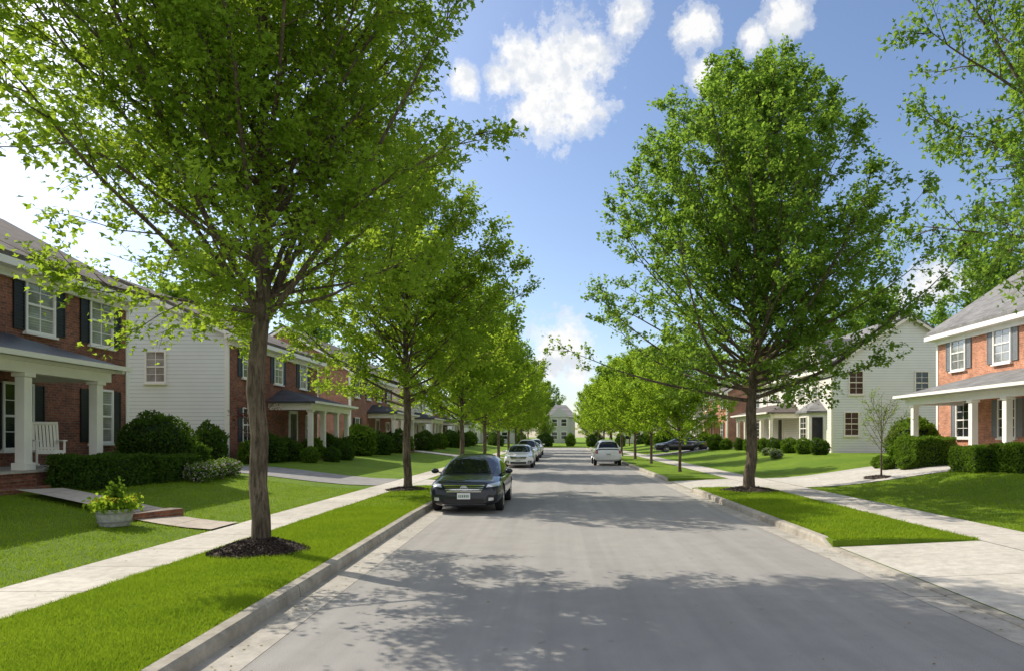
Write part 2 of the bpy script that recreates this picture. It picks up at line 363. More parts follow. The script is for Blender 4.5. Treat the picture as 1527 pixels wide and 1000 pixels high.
def tree_mesh(name,seed,H,th,tr,env,nl,inc0,inc1,ssp,slen,tsp,nleaves,lsize,tpl,leafm,limb=(.020,.0075),cx=0.0,spread=.055,up=.9,kz=.45,low=.72,curl=.35,asc=.0,zexp=1.1,over=1.1):
    """asc: share of limbs that sweep steeply upward from low on the trunk"""
    g=np.random.default_rng(seed); ez=[e[0] for e in env]; er=[e[1] for e in env]
    VV=[];FF=[];cnt=[0]
    def tube(P,Rr,n):
        P=np.asarray(P); m=len(P); T=np.gradient(P,axis=0); T/=np.linalg.norm(T,axis=1)[:,None]+1e-9
        ref=np.array([.31,.95,.05]) if abs(T[0][1])<.9 else np.array([1.,0,0])
        A=np.cross(T,ref); A/=np.linalg.norm(A,axis=1)[:,None]+1e-9; B=np.cross(T,A)
        an=np.arange(n)*2*math.pi/n
        V=P[:,None,:]+np.asarray(Rr)[:,None,None]*(A[:,None,:]*np.cos(an)[None,:,None]+B[:,None,:]*np.sin(an)[None,:,None])
        VV.append(V.reshape(-1,3)); idx=np.arange(m*n).reshape(m,n)+cnt[0]; nx=np.roll(idx,-1,axis=1)
        FF.append(np.stack([idx[:-1],nx[:-1],nx[1:],idx[1:]],-1).reshape(-1,4)); cnt[0]+=m*n
    zz=np.concatenate([[0,.08,.2,.5],np.linspace(1,H*.93,16)])
    wob=np.cumsum(g.normal(size=(len(zz),2))*.03*(H/12),axis=0); wob[:4]=0
    Ld=np.column_stack([wob,zz])
    lr=lambda z: tr*np.maximum(.05,np.where(z<th,1-.12*z/th,.88*(1-(z-th)/(H-th))**1.1*.85))
    rr=lr(zz); rr[0]*=1.35; rr[1]*=1.18; rr[2]*=1.06; tube(Ld,rr,14)
    S=[];E=[]
    rad=lambda p: math.hypot(p[0]-cx*min(max((p[2]-ez[0])/1.5,0),1),p[1])
    for i in range(nl):
        t=(i+.5)/nl; az=i*2.39996+g.uniform(-.35,.35); up_=(g.uniform()<asc)
        if up_: t=t*.5
        z0=th*.9+(H*.9-th*.9)*t**zexp
        inc=inc0+(inc1-inc0)*t**.75+g.uniform(-10,10)
        if up_: inc=g.uniform(25,55)
        p=np.array([np.interp(z0,zz,Ld[:,0]),np.interp(z0,zz,Ld[:,1]),z0]); P=[p.copy()]
        Rf=g.uniform(low if (t<.4 and not up_) else .8,1.03); L=0
        while L<11:
            a=R(inc); p=p+.3*np.array([math.sin(a)*math.cos(az),math.sin(a)*math.sin(az),math.cos(a)]); P.append(p.copy()); L+=.3
            inc+=g.uniform(-4.5,3.2)+(.65 if up_ else 0)-( curl if inc>35 else -.6); az+=g.uniform(-.09,.09)
            if rad(p)>np.interp(p[2],ez,er)*Rf or p[2]>H-.5: break
        P=np.array(P); m=len(P)
        if m<4: continue
        r0=min(float(lr(np.array(z0)))*.45,limb[0]+limb[1]*L); tube(P,np.linspace(r0,.005,m),6)
        s_=(.22 if up_ else .12)*L if L>2 else .25
        while s_<L+.05:
            u=min(s_/L,1)*(m-1); i0=min(int(u),m-2); base=P[i0]+(P[i0+1]-P[i0])*(u-i0); T=unit(P[i0+1]-P[i0]); fr=s_/L
            for rep in range(1 if fr<.93 else 3):
                pr=g.normal(size=3); pr[2]*=kz; pr=unit(pr-T*np.dot(pr,T)); a=R(g.uniform(28,65)) if fr<.93 else R(g.uniform(5,40))
                d=unit(T*math.cos(a)+pr*math.sin(a)+np.array([0,0,.08])); l2=slen*(1.15-.62*fr)*g.uniform(.55,1.25)
                e=base+d*l2
                if rad(e)>np.interp(e[2],ez,er)*over or e[2]>H: l2*=.5
                if e[2]<ez[0]-.25: continue
                Q=[base]
                dd_=d.copy()
                for k in range(3): dd_=unit(dd_+g.normal(size=3)*.16); Q.append(Q[-1]+dd_*l2/3)
                Q=np.array(Q); tube(Q,[.011,.008,.005,.003],3)
                q=.1*l2
                while q<l2:
                    v=q/l2*3; j=min(int(v),2); bb=Q[j]+(Q[j+1]-Q[j])*(v-j)
                    w=unit(unit(Q[j+1]-Q[j])*.8+g.normal(size=3)*np.array([.7,.7,.42])); l3=g.uniform(.16,.45)
                    S.append(bb);E.append(bb+w*l3); q+=tsp*g.uniform(.7,1.3)
                S.append(Q[2]);E.append(Q[3]+dd_*.12)
            s_+=ssp*g.uniform(.7,1.3)
    S=np.array(S);E=np.array(E);n=len(S)
    D=E-S; A=np.cross(D,[.3,.2,.9]); A/=np.linalg.norm(A,axis=1)[:,None]+1e-9; B=np.cross(D/np.linalg.norm(D,axis=1)[:,None],A)
    ring=[A*math.cos(t)+B*math.sin(t) for t in(0,2.094,4.189)]
    Vt=np.stack([S+r_*.0035 for r_ in ring]+[E+r_*.002 for r_ in ring],1).reshape(-1,3); bi=(np.arange(n)*6)[:,None]+cnt[0]
    Ft=np.concatenate([bi+np.array([0,1,4,3]),bi+np.array([1,2,5,4]),bi+np.array([2,0,3,5])])
    VV.append(Vt);FF.append(Ft)
    bark=mesh_np(name+'_trunk',np.concatenate(VV),np.concatenate(FF),[M['bark']],smooth=True)
    wgt=g.gamma(2.2,1/2.2,n); rep=g.poisson(nleaves/n*wgt); idx=np.repeat(np.arange(n),rep); u=g.uniform(.1,1.1,len(idx))[:,None]
    P=S[idx]+D[idx]*u+g.normal(size=(len(idx),3))*spread
    out=P.copy(); out[:,2]=0; out/=np.linalg.norm(out,axis=1)[:,None]+1e-6
    V,Fc=leaves(P,lsize,tpl,g,out=out,up=up)
    crown=mesh_np(name+'_crown',V,Fc,[leafm])
    return bark,crown
envA=[(3.0,2.4),(3.5,4.1),(4.5,4.7),(6,4.6),(8,4.1),(10,3.3),(11.8,2.0),(12.8,.3)]
envB=[(2.9,2.8),(3.6,5.4),(4.8,6.3),(6.2,6.0),(8.2,5.1),(10.2,3.9),(12.0,2.5),(13.2,1.2),(14.0,.3)]
envC=[(2.3,1.5),(3.0,3.6),(4.4,4.3),(6,4.1),(8,3.1),(9.8,1.6),(10.6,.3)]
TA=tree_mesh('airy_tree',21,12.8,3.8,.138,envA,104,92,16,.33,1.4,.19,128000,.092,TPL6,M['leafA'],cx=-.75,spread=.08,low=.3,kz=.6,curl=.55,asc=.2,zexp=1.15,limb=(.018,.0065),over=1.02)
TA2=tree_mesh('airy_tree',12,11.2,2.9,.13,envC+[(11,.3)],72,82,16,.36,1.35,.2,60000,.115,TPL4,M['leafA'],spread=.08,asc=.2)
TB=tree_mesh('broad_tree',31,13.8,3.1,.185,envB,140,88,20,.40,1.4,.22,112000,.122,TPL4,M['leafB'],spread=.06,kz=.22,curl=.6,asc=.22,zexp=1.0,low=.6)
TC=tree_mesh('street_tree',5,10.5,2.7,.13,envC,60,80,15,.4,1.3,.26,30000,.175,TPL4,M['leafA'],spread=.1,asc=.2)
def tree(T,x,y,label,sc=1.0,rot=0,z=None,sz=None,mat=None,name='street_tree',group='street trees'):
    z=gz(x,y) if z is None else z
    e=thing(name,label,'tree',(x,y,z),rot,group); e.scale=(sc,sc,sz or sc)
    for nm,me in zip(('trunk','crown'),T):
        o=bpy.data.objects.new(nm,me); link(o,e)
        if nm=='crown' and mat: o.material_slots[0].link='OBJECT'; o.material_slots[0].material=mat
    return e
tree(TA,-4.5,10.4,'tall airy green maple in a mulch ring on the verge',1,0)
tree(TA2,-4.9,22.5,'airy green maple on the verge beside a parked sedan',1.03,R(150))
tree(TB,6.2,22.0,'large broad dense maple in mulch on the verge',1,R(40))
tree(TA,9.9,11.6,'green tree overhanging the lawn',1.05,R(180),sz=1.38,name='yard_tree',group='yard trees',mat=M['leafB'])
for i,(y,s_) in enumerate([(35,.97),(46,.98),(57,1.0),(69,1.0),(81,1.0),(94,1.0)]):
    tree(TC,-4.85,y,'green street tree on the grass verge',s_,1.1*i+.4,mat=M['leafA'] if i%2 else M['leafC'])
for i,(y,s_) in enumerate([(33.8,.60),(44,.70),(53,.80),(64,.88),(76,.9),(88,.9),(100,.9)]):
    tree(TC,6.1,y,'bright green street tree on the grass verge',s_,1.7*i,mat=M['leafC'])
for i,(x,y,s_) in enumerate([(40,62,1.7),(47,58,1.5),(36,78,1.7),(-34,60,1.4),(-30,84,1.5)]):
    tree(TC,x,y,'tall green tree standing behind the houses',s_,i*1.3,name='background_tree',group='trees behind the houses',mat=M['leafB'])
k=0
for x in range(-36,45,9):
    k+=1; tree(TC,x+3*math.sin(k*2.1),150+8*math.sin(k*1.7),'green tree beyond the end of the street',1.3 if k%2 else 1.1,k*1.1,name='background_tree',group='trees behind the houses',mat=M['leafB'] if k%2 else None)
for x,y,s_ in((-6.5,121,.72),(5.6,121,.66),(9.5,121.5,.8),(13,122,.8),(-12,121,.8),(-2.2,122,.52)):
    tree(TC,x,y,'green tree in front of the house at the end',s_,x,name='background_tree',group='trees behind the houses')
def mulch(x,y,r,h,n,label):
    g=np.random.default_rng(int(abs(x*10+y))); nr,na=8,28; V=[(0,0,h)];Fc=[]
    for i in range(1,nr+1):
        for j in range(na):
            a=2*math.pi*j/na; q=r*i/nr*(1+.09*math.sin(3*a+x)+.05*math.sin(7*a)); V.append((q*math.cos(a),q*math.sin(a),h*(1-(i/nr)**1.7)+g.normal()*.008+(.0 if i<nr else -.03)))
    for j in range(na): Fc.append((0,1+j,1+(j+1)%na))
    for i in range(nr-1):
        for j in range(na): a=1+i*na+j; c=1+i*na+(j+1)%na; Fc.append((a,a+na,c+na,c))
    for q in range(n):
        a=g.uniform(0,6.28); rr=r*math.sqrt(g.uniform(0,1.2)); z=h*(1-min(rr/r,1)**1.7)+.012; l=g.uniform(.012,.04); w=g.uniform(.005,.012)
        c=Vector((rr*math.cos(a),rr*math.sin(a),z)); d=Vector(g.normal(size=3)*[1,1,.4]).normalized(); s_=d.cross(Vector(g.normal(size=3))).normalized()
        k0=len(V); V+= [tuple(c-d*l-s_*w),tuple(c+d*l-s_*w),tuple(c+d*l+s_*w),tuple(c-d*l+s_*w)]; Fc.append((k0,k0+1,k0+2,k0+3))
    me=bpy.data.meshes.new('mulch_bed'); me.from_pydata(V,[],Fc); me.materials.append(M['mulch']); o=bpy.data.objects.new('mulch_bed',me); link(o)
    o.location=(x,y,gz(x,y)); tag(o,label,'mulch',kind='stuff')
mulch(-4.5,10.35,.66,.2,3500,'dark mulch mound around the trunk of the maple')
mulch(-4.9,22.5,.7,.1,800,'dark mulch around a tree trunk')
mulch(6.2,22,.85,.13,1500,'dark mulch mound around the trunk of the broad tree')
mulch(11.7,24.6,.55,.08,400,'dark mulch around the sapling')
g=np.random.default_rng(77); n=420
yv=4.5+26*g.uniform(size=n)**1.5; side=g.uniform(size=n); lxv=np.array([LX(q) for q in yv])
xv=np.where(side<.4,lxv+.05+np.abs(g.normal(size=n))*.18,np.where(side<.65,4.55-np.abs(g.normal(size=n))*.15,np.where(side<.85,g.uniform(-2.4,4.0,n),g.uniform(-6.4,-5.4,n))))
zv=np.where(side<.85,.008,.152)
V,Fc=leaves(np.column_stack([xv,yv,zv]),.035,TPL4,g,up=6,droop=0); V[:,2]=np.maximum(V[:,2],np.repeat(zv,4)-.002)
o=bpy.data.objects.new('fallen_leaves',mesh_np('fallen_leaves',V,Fc,[M['litter']])); link(o); tag(o,'small fallen leaves scattered along the gutter','leaves',kind='stuff')
def shrub_mesh(name,kind,dims,n,ls,leafm,seed,lump=.12,flower=None):
    g=np.random.default_rng(seed); dims=np.array(dims,float)
    d=g.normal(size=(n,3)); d/=np.linalg.norm(d,axis=1)[:,None]
    if kind=='box':
        q=g.uniform(-1,1,(n,3)); ax=g.choice(3,n,p=[.3,.3,.4]); sg=np.sign(g.uniform(-1,1,n)); sg[ax==2]=1; q[np.arange(n),ax]=sg; 
        q=np.sign(q)*np.abs(q)**.92; d=q
    ph=g.uniform(0,6,6)
    l=1+lump*(np.sin(d[:,0]*4+ph[0])*np.sin(d[:,1]*4+ph[1])+.6*np.sin(d[:,2]*7+ph[2]+d[:,0]*6))
    rr=g.uniform(.86,1.03,n)*l
    P=d*rr[:,None]*dims
    if kind=='box':
        P=d*dims*(1+ (rr[:,None]-1)*.5)
    P[:,2]=np.abs(P[:,2]) if kind=='box' else P[:,2]
    P[:,2]=np.maximum(P[:,2],-dims[2]*.97)
    V,Fc=leaves(P,ls,TPL4,g,up=.3,out=d,droop=-.2)
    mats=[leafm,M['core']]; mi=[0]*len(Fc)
    if flower is not None:
        mats.append(flower); fi=g.uniform(size=len(Fc))<.25; mi=list(np.where(fi,2,0))
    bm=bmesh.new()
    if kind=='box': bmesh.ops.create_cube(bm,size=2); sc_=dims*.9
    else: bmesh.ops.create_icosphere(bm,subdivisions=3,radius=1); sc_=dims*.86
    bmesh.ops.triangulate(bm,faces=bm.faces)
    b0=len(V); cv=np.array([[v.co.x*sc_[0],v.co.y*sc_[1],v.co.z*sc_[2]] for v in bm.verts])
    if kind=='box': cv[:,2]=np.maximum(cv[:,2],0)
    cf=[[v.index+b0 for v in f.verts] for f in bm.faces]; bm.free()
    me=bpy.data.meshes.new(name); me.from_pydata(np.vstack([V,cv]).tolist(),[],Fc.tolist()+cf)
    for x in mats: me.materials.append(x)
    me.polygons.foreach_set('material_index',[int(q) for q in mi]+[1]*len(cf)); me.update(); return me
SH={'ball':shrub_mesh('round_bush','ball',(1,1,1),11000,.085,M['leafD'],1),
 'small':shrub_mesh('small_bush','ball',(1,1,1),2600,.2,M['leafD'],2,.16),
 'smallE':shrub_mesh('small_bush_light','ball',(1,1,1),2600,.2,M['leafE'],3,.16),
 'flower':shrub_mesh('flower_bush','ball',(1,1,1),2200,.2,M['leafE'],5,.2,M['white_petal'])}
def shrub(kind,x,y,r,rz=None,label='rounded green shrub beside the house',name='shrub',z=None,ry=None):
    o=bpy.data.objects.new(name,SH[kind]); link(o); rz=rz or r; o.scale=(r,ry or r,rz); z=gz(x,y) if z is None else z
    o.location=(x,y,z+rz*.82); o.rotation_euler=(0,0,x*3+y); tag(o,label,'shrub','garden shrubs'); return o
def hedge(x,y,hx,hy,h,m,label='clipped green box hedge beside the porch',n=None,ls=.075,seed=1):
    n=n or int(900*(hx*hy*4+ (hx+hy)*2*h)*2.2); me=shrub_mesh('hedge','box',(hx,hy,h),n,ls,m,seed,.1); o=bpy.data.objects.new('hedge',me); link(o)
    o.location=(x,y,gz(x,y)-.03); tag(o,label,'hedge','clipped hedges')
shrub('ball',-12.9,22.0,1.08,1.05,'large round clipped dark green bush beside the brick house','round_bush')
hedge(-11.7,17.6,.5,1.2,.78,M['leafD'],'clipped dark green hedge in front of the porch',seed=2)
hedge(-11.6,20.2,.5,1.1,.72,M['leafD'],'clipped dark green hedge in front of the brick house',seed=3)
for x,y in((-11.0,21.9),(-10.9,21.2),(-11.1,22.8),(-11.3,23.5),(-10.8,20.5)): shrub('flower',x,y,.34,.3,'low white flowering plants at the lawn edge','flowering_plant')
shrub('small',-14.0,27.5,.6,.9,'conical dark green shrub beside the siding wall'); shrub('small',-12.9,24.2,.5,.55)
for i,(x,y,r) in enumerate([(-13.6,30.6,.55),(-13.5,32,.7),(-13.2,33.6,.6),(-12.9,36,.6),(-12.6,38,.7),(-12.4,39.6,.6),(-11.9,33,.4),(-11.5,35,.4),(-11.6,37.5,.45),(-12.8,44,1.0),(-12.2,47,.8),(-12.4,52,.9),(-12.3,55,.7),(-12,62,.9),(-12.4,66,.8),(-12,70,.8),(-12,78,1),(-12,86,1),(-12,94,1)]):
    shrub('small' if i%3 else 'smallE',x,y,r)
for i,(x,y,r) in enumerate([(14.6,28.2,.5),(16.9,32.2,1.0),(17.3,34.0,.8),(15.4,40,.5),(15.2,42,.5),(15.2,44.5,.5),(15,47,.5),(15,49.5,.5),(14.8,52,.5),(14.8,55,.5),(14.4,58,.5),(14,60,.7),(14.8,68,.8),(14,72,.7),(13.6,76,.8),(14,84,.9),(14,92,.9),(13.6,99,.9)]):
    shrub('smallE' if i%3 else 'small',x,y,r)
hedge(14.3,26.6,.75,.8,1.08,M['leafE'],'clipped bright green square hedge by the porch',seed=5)
hedge(14.2,22.9,.6,.7,.8,M['leafE'],'clipped bright green hedge by the brick steps',seed=6)
hedge(14.9,21.7,.7,.7,.85,M['leafE'],'clipped bright green hedge by the brick steps',seed=7)
for x,y in((13.0,26.8),(13.1,27.6),(13.3,25.9),(12.9,40),(13.4,42),(13.6,44)): shrub('flower' if y>39 else 'smallE',x,y,.32,.26,'low flowering border plants in the bed','flowering_plant')
for i in range(16):
    shrub('small' if i%2 else 'smallE',-32+i*4.3,118.5+math.sin(i)*1.2,1.1+.3*math.sin(i*3),1.2,'rounded green shrub beyond the end of the road')
SAP=tree_mesh('young_tree',33,3.4,1.0,.034,[(.9,.2),(1.3,.6),(2,.75),(2.8,.5),(3.4,.2)],22,48,18,.2,.4,.14,1150,.06,TPL4,M['leafA'],(.006,.004),spread=.03)
tree(SAP,11.7,24.6,'thin young sapling in a mulch ring on the lawn',.95,0,name='young_tree',group='yard trees')
tree(SAP,-12.7,28.9,'small burgundy leaved ornamental tree beside the brick wall',1.25,1.3,sz=.95,mat=M['leafR'],name='young_tree',group='yard trees')
def blades(n,x0,x1,y0,y1,h,w,excl=None,pw=1.0,seed=0):
    g=np.random.default_rng(seed); y=y0+(y1-y0)*g.uniform(size=n)**pw; lx=np.array([max(LX(q)-.17,-99) for q in y]) if x1 is None else np.full(n,x1)
    x=x0+(lx-x0)*g.uniform(size=n); k=np.ones(n,bool)
    if excl: k=excl(x,y)
    x=x[k];y=y[k];n=len(x)
    z=np.array([gz(a,b_) for a,b_ in zip(x,y)])-.004; a=g.uniform(0,6.28,n)
    cl=.75+.5*np.clip(.5+.5*np.sin(x*5.1+2*np.sin(y*3.3))*np.sin(y*4.3+1.5*np.sin(x*2.9)),0,1)
    hh=h*g.uniform(.5,1.25,n)*cl; l=g.normal(size=(n,2))*.45*hh[:,None]
    dx=np.cos(a)*w/2;dy=np.sin(a)*w/2
    V=np.stack([np.column_stack([x-dx,y-dy,z]),np.column_stack([x+dx,y+dy,z]),np.column_stack([x+l[:,0],y+l[:,1],z+hh])],1).reshape(-1,3); return V
def exM(x,y): return (x+4.5)**2+(y-10.35)**2>.40
def exP(x,y):
    q=np.column_stack([x,y])-pa; t=q@dd; s_=q@nn
    return (np.abs(s_)>.5)|(t>5.4)
def exR(x,y): return (x-6.2)**2+(y-22)**2>.7
Vs=[blades(180000,-5.37,None,4.4,17,.045,.009,exM,1.6,1),blades(65000,-12.5,-6.43,6.0,23,.05,.015,exP,1.3,2),
    blades(30000,4.77,7.22,11.65,23.4,.055,.018,exR,1.3,3),blades(22000,8.58,14.0,12,23.4,.055,.02,None,1.2,4),blades(10000,-5.37,None,17,24.3,.05,.018,lambda x,y:(x+4.9)**2+(y-22.5)**2>.5,1,5)]
V=np.concatenate(Vs); me=mesh_np('grass',V,np.arange(len(V)).reshape(-1,3),[M['blade']]); o=bpy.data.objects.new('grass',me); link(o); tag(o,'mown green lawn grass blades','grass',kind='stuff')
# ------------------------------------------------------------ houses
class House:
    def __init__(s,label,fx,sg,y0,y1,depth,ez,rz,front,side,roof,trim='white'):
        s.fx,s.s,s.y0,s.y1=fx,sg,y0,y1; s.zg=gz(fx,(y0+y1)/2); zg=s.zg-.1; s.bx=fx-sg*depth; mx=(fx+s.bx)/2; s.trim=M[trim]
        s.e=thing('house',label,'house',(fx,(y0+y1)/2,s.zg),0,'houses along the street'); b=MB()
        b.poly([(fx,y0,zg),(fx,y1,zg),(fx,y1,ez),(fx,y0,ez)],0); b.poly([(s.bx,y0,zg),(s.bx,y1,zg),(s.bx,y1,ez),(s.bx,y0,ez)],1)
        for y in(y0,y1): b.poly([(fx,y,zg),(s.bx,y,zg),(s.bx,y,ez),(mx,y,rz),(fx,y,ez)],1)
        b.obj('wall',[M[front],M[side]],s.e,world=True)
        b=MB(); ov=.4; t=.16; sl=(rz-ez)/abs(mx-fx)
        for xe,sgx in((fx,sg),(s.bx,-sg)):
            xo=xe+sgx*ov; zo=ez-sl*ov+.05
            b.prism([(xo,y0-.3,zo),(xo,y1+.3,zo),(mx,y1+.3,rz+.05),(mx,y0-.3,rz+.05)],[(xo,y0-.3,zo+t),(xo,y1+.3,zo+t),(mx,y1+.3,rz+.05+t),(mx,y0-.3,rz+.05+t)])
        b.obj('roof',M[roof],s.e,world=True)
        b=MB(); zo=ez-sl*ov
        b.box(fx+sg*.002,fx+sg*(ov+.06),y0-.33,y1+.33,zo-.16,zo+.045); b.box(fx+sg*.002,fx+sg*.12,y0,y1,zo-.38,zo-.162)
        for y in (y0-.34,y1+.34):
            d_=.03
            for xe,sgx in((fx,sg),(s.bx,-sg)):
                xo=xe+sgx*ov; z_=ez-sl*ov
                b.prism([(xo,y-d_,z_-.14),(xo,y+d_,z_-.14),(mx,y+d_,rz-.14),(mx,y-d_,rz-.14)],[(xo,y-d_,z_+.05),(xo,y+d_,z_+.05),(mx,y+d_,rz+.05),(mx,y-d_,rz+.05)])
        b.box(fx+sg*.003,fx+sg*.03,y0-.03,y0+.12,zg,zo-.38); b.box(fx+sg*.003,fx-sg*.12,y0-.031,y0-.003,zg,ez-.05)
        b.box(fx+sg*.003,fx+sg*.03,y1-.12,y1+.03,zg,zo-.38)
        b.obj('cornice',s.trim,s.e,world=True)
    def bx_(s,b,ax,u0,u1,n0,n1,z0,z1,mi=0):
        if ax=='F': b.box(s.fx+s.s*n0,s.fx+s.s*n1,u0,u1,z0,z1,mi)
        else: b.box(u0,u1,s.y0-n0,s.y0-n1,z0,z1,mi)
    def window(s,ax,u,z,w,h,sh=None,pane='pane_dark',n=.0):
        b=MB(); s.bx_(b,ax,u-w/2,u+w/2,n+.003,n+.02,z,z+h); p=b.obj('window',M[pane],s.e,world=True)
        b=MB(); f=.07; 
        for a0,a1,z0,z1 in((u-w/2-f,u-w/2,z-f,z+h+f),(u+w/2,u+w/2+f,z-f,z+h+f),(u-w/2,u+w/2,z+h,z+h+f),(u-w/2,u+w/2,z-f,z)): s.bx_(b,ax,a0,a1,n+.002,n+.07,z0,z1)
        s.bx_(b,ax,u-w/2,u+w/2,n+.018,n+.055,z+h/2-.03,z+h/2+.03)
        s.bx_(b,ax,u-.012,u+.012,n+.02,n+.038,z,z+h)
        for zz in(z+h*.25,z+h*.75): s.bx_(b,ax,u-w/2,u+w/2,n+.02,n+.036,zz-.011,zz+.011)
        o=b.obj('frame',s.trim,p); off=Vector(s.e.location); o.data.transform(Matrix.Translation(-off))
        b=MB(); s.bx_(b,ax,u-w/2-f-.05,u+w/2+f+.05,n+.002,n+.12,z-f-.07,z-f-.002); o=b.obj('sill',s.trim,p); o.data.transform(Matrix.Translation(-off))
        if sh:
            for sd in(-1,1):
                b=MB(); c=u+sd*(w/2+f+.02+.19); s.bx_(b,ax,c-.19,c+.19,n+.004,n+.03,z-.03,z+h+.03)
                for a0,a1 in((-.19,-.15),(.15,.19)): s.bx_(b,ax,c+a0,c+a1,n+.03,n+.055,z-.03,z+h+.03)
                for k in range(int(h/.09)+1): s.bx_(b,ax,c-.15,c+.15,n+.03,n+.045,z-.02+k*.09,z+.025+k*.09)
                b.obj('shutter',M[sh],s.e,world=True)
    def door(s,u,z,mat,n=0,w=.95,h=2.1):
        b=MB(); s.bx_(b,'F',u-w/2,u+w/2,n+.003,n+.04,z,z+h)
        for a0,a1,z0,z1 in((-.36,-.05,.2,.9),(.05,.36,.2,.9),(-.36,-.05,1.05,1.9),(.05,.36,1.05,1.9)): s.bx_(b,'F',u+a0,u+a1,n+.04,n+.055,z+z0,z+z1)
        d=b.obj('door',M[mat],s.e,world=True); off=Vector(s.e.location)
        b=MB()
        for a0,a1,z0,z1 in((u-w/2-.13,u-w/2,z,z+h+.18),(u+w/2,u+w/2+.13,z,z+h+.18),(u-w/2,u+w/2,z+h,z+h+.18)): s.bx_(b,'F',a0,a1,n+.002,n+.08,z0,z1)
        o=b.obj('door_frame',s.trim,d); o.data.transform(Matrix.Translation(-off))
        b=MB(); s.bx_(b,'F',u+.36,u+.42,n+.056,n+.1,z+.98,z+1.06); o=b.obj('handle',M['brass'],d); o.data.transform(Matrix.Translation(-off))
    def porch(s,ya,yb,d,fz,ez,tz,cols,roof,base='brick_dark',cw=.24,steps=None,hip=True):
        fx,sg=s.fx,s.s; zg=s.zg-.25; b=MB()
        b.box(fx+sg*.004,fx+sg*d,ya,yb,zg,fz-.06,0); b.box(fx+sg*.004,fx+sg*(d+.05),ya-.05,yb+.05,fz-.058,fz,1)
        b.obj('porch_floor',[M[base],M['walk']],s.e,world=True)
        b=MB(); xo=fx+sg*(d+.3); y0=ya-.3;y1=yb+.3; hi=d*.9 if hip else 0
        b.prism([(fx+sg*.01,y0,ez),(xo,y0,ez),(xo,y1,ez),(fx+sg*.01,y1,ez)],[(fx+sg*.01,y0,ez+.08),(xo,y0,ez+.08),(xo,y1,ez+.08),(fx+sg*.01,y1,ez+.08)])
        b.prism([(fx+sg*.01,y0,ez+.083),(xo,y0,ez+.083),(xo,y1,ez+.083),(fx+sg*.01,y1,ez+.083)],[(fx+sg*.01,y0+hi,tz),(fx+sg*.03,y0+hi,tz),(fx+sg*.03,y1-hi,tz),(fx+sg*.01,y1-hi,tz)])
        b.obj('porch_roof',M[roof],s.e,world=True)
        b=MB(); x1=fx+sg*(d-.02);x0=fx+sg*(d-.28)
        b.box(x0,x1,ya,yb,ez-.34,ez-.003); b.box(fx+sg*.004,x0-sg*.002,ya,ya+.24,ez-.34,ez-.003); b.box(fx+sg*.004,x0-sg*.002,yb-.24,yb,ez-.34,ez-.003)
        b.box(x1+sg*.002,x1+sg*.12,y0+.15,y1-.15,ez-.09,ez-.004); b.box(fx+sg*.3,xo-sg*.02,yb+.003,yb+.12,ez-.09,ez-.004); b.box(fx+sg*.3,x0,ya-.003,ya-.12,ez-.09,ez-.004)
        b.box(xo+sg*.002,xo+sg*.1,y0,y1,ez-.02,ez+.1)
        b.obj('porch_beam',s.trim,s.e,world=True)
        for y in cols:
            b=MB(); c=fx+sg*(d-.15); h=cw/2
            b.box(c-h,c+h,y-h,y+h,fz+.18,ez-.44); b.box(c-h-.05,c+h+.05,y-h-.05,y+h+.05,fz+.002,fz+.178); b.box(c-h-.05,c+h+.05,y-h-.05,y+h+.05,ez-.438,ez-.342)
            b.obj('porch_column',s.trim,s.e,world=True,bevel=.012)
        if steps:
            ya_,yb_=steps; k=3; b=MB(); hh=(fz-s.zg+.25)/(k+1)
            for i in range(k):
                b.box(fx+sg*(d+.052+.32*i),fx+sg*(d+.052+.32*(i+1)-.002),ya_,yb_,zg-.1,fz-hh*(i+1)-.05); b.box(fx+sg*(d+.052+.32*i),fx+sg*(d+.052+.32*(i+1)+.02),ya_-.03,yb_+.03,fz-hh*(i+1)-.048,fz-hh*(i+1))
            b.obj('porch_steps',M['brick_dark'] if base!='brick_orange' else M['brick_orange'],s.e,world=True)
    def chimney(s,x,y,z0,z1,mat='brick_red'):
        b=MB(); b.box(x-.4,x+.4,y-.6,y+.6,z0,z1); b.box(x-.46,x+.46,y-.66,y+.66,z1+.002,z1+.12); b.obj('chimney',M[mat],s.e,world=True)
h=House('dark red brick two-storey house with metal porch roof and black shutters',-14.7,1,8.5,23.4,9,6.75,9.2,'brick_dark','brick_dark','roof_brown')
for y in(13,16.1,19.4,22.0): h.window('F',y,4.85,.98,1.45,'shutter_black','pane_blind')
h.window('F',22.0,1.75,.98,1.6,'shutter_black','pane_blind'); h.window('F',18.6,1.6,.95,1.7,'shutter_black','pane_dark'); h.door(14.8,1.1,'door_dark')
h.porch(9.5,19.2,2.2,1.1,3.75,4.7,[10,13.9,16.2,18.75],'roof_metal',steps=(14.2,15.9))
h=House('two-storey house with white siding gable wall and brick front',-14.7,1,30.5,42,10,6.55,8.8,'brick_dark','siding_white','roof_brown')
h.window('S',-17.9,4.35,.8,1.3,None,'pane_blind')
for y in(32.4,36,39.5): h.window('F',y,4.7,.95,1.45,'shutter_blue','pane_blind')
h.window('F',32.4,1.7,.95,1.5,'shutter_blue'); h.door(38,1.05,'door_dark'); h.window('F',40.4,1.7,.9,1.4)
h.porch(34.8,41.4,2.2,1.05,3.6,4.4,[35.1,37,39.2,41.1],'roof_dark',steps=(37.3,38.7))
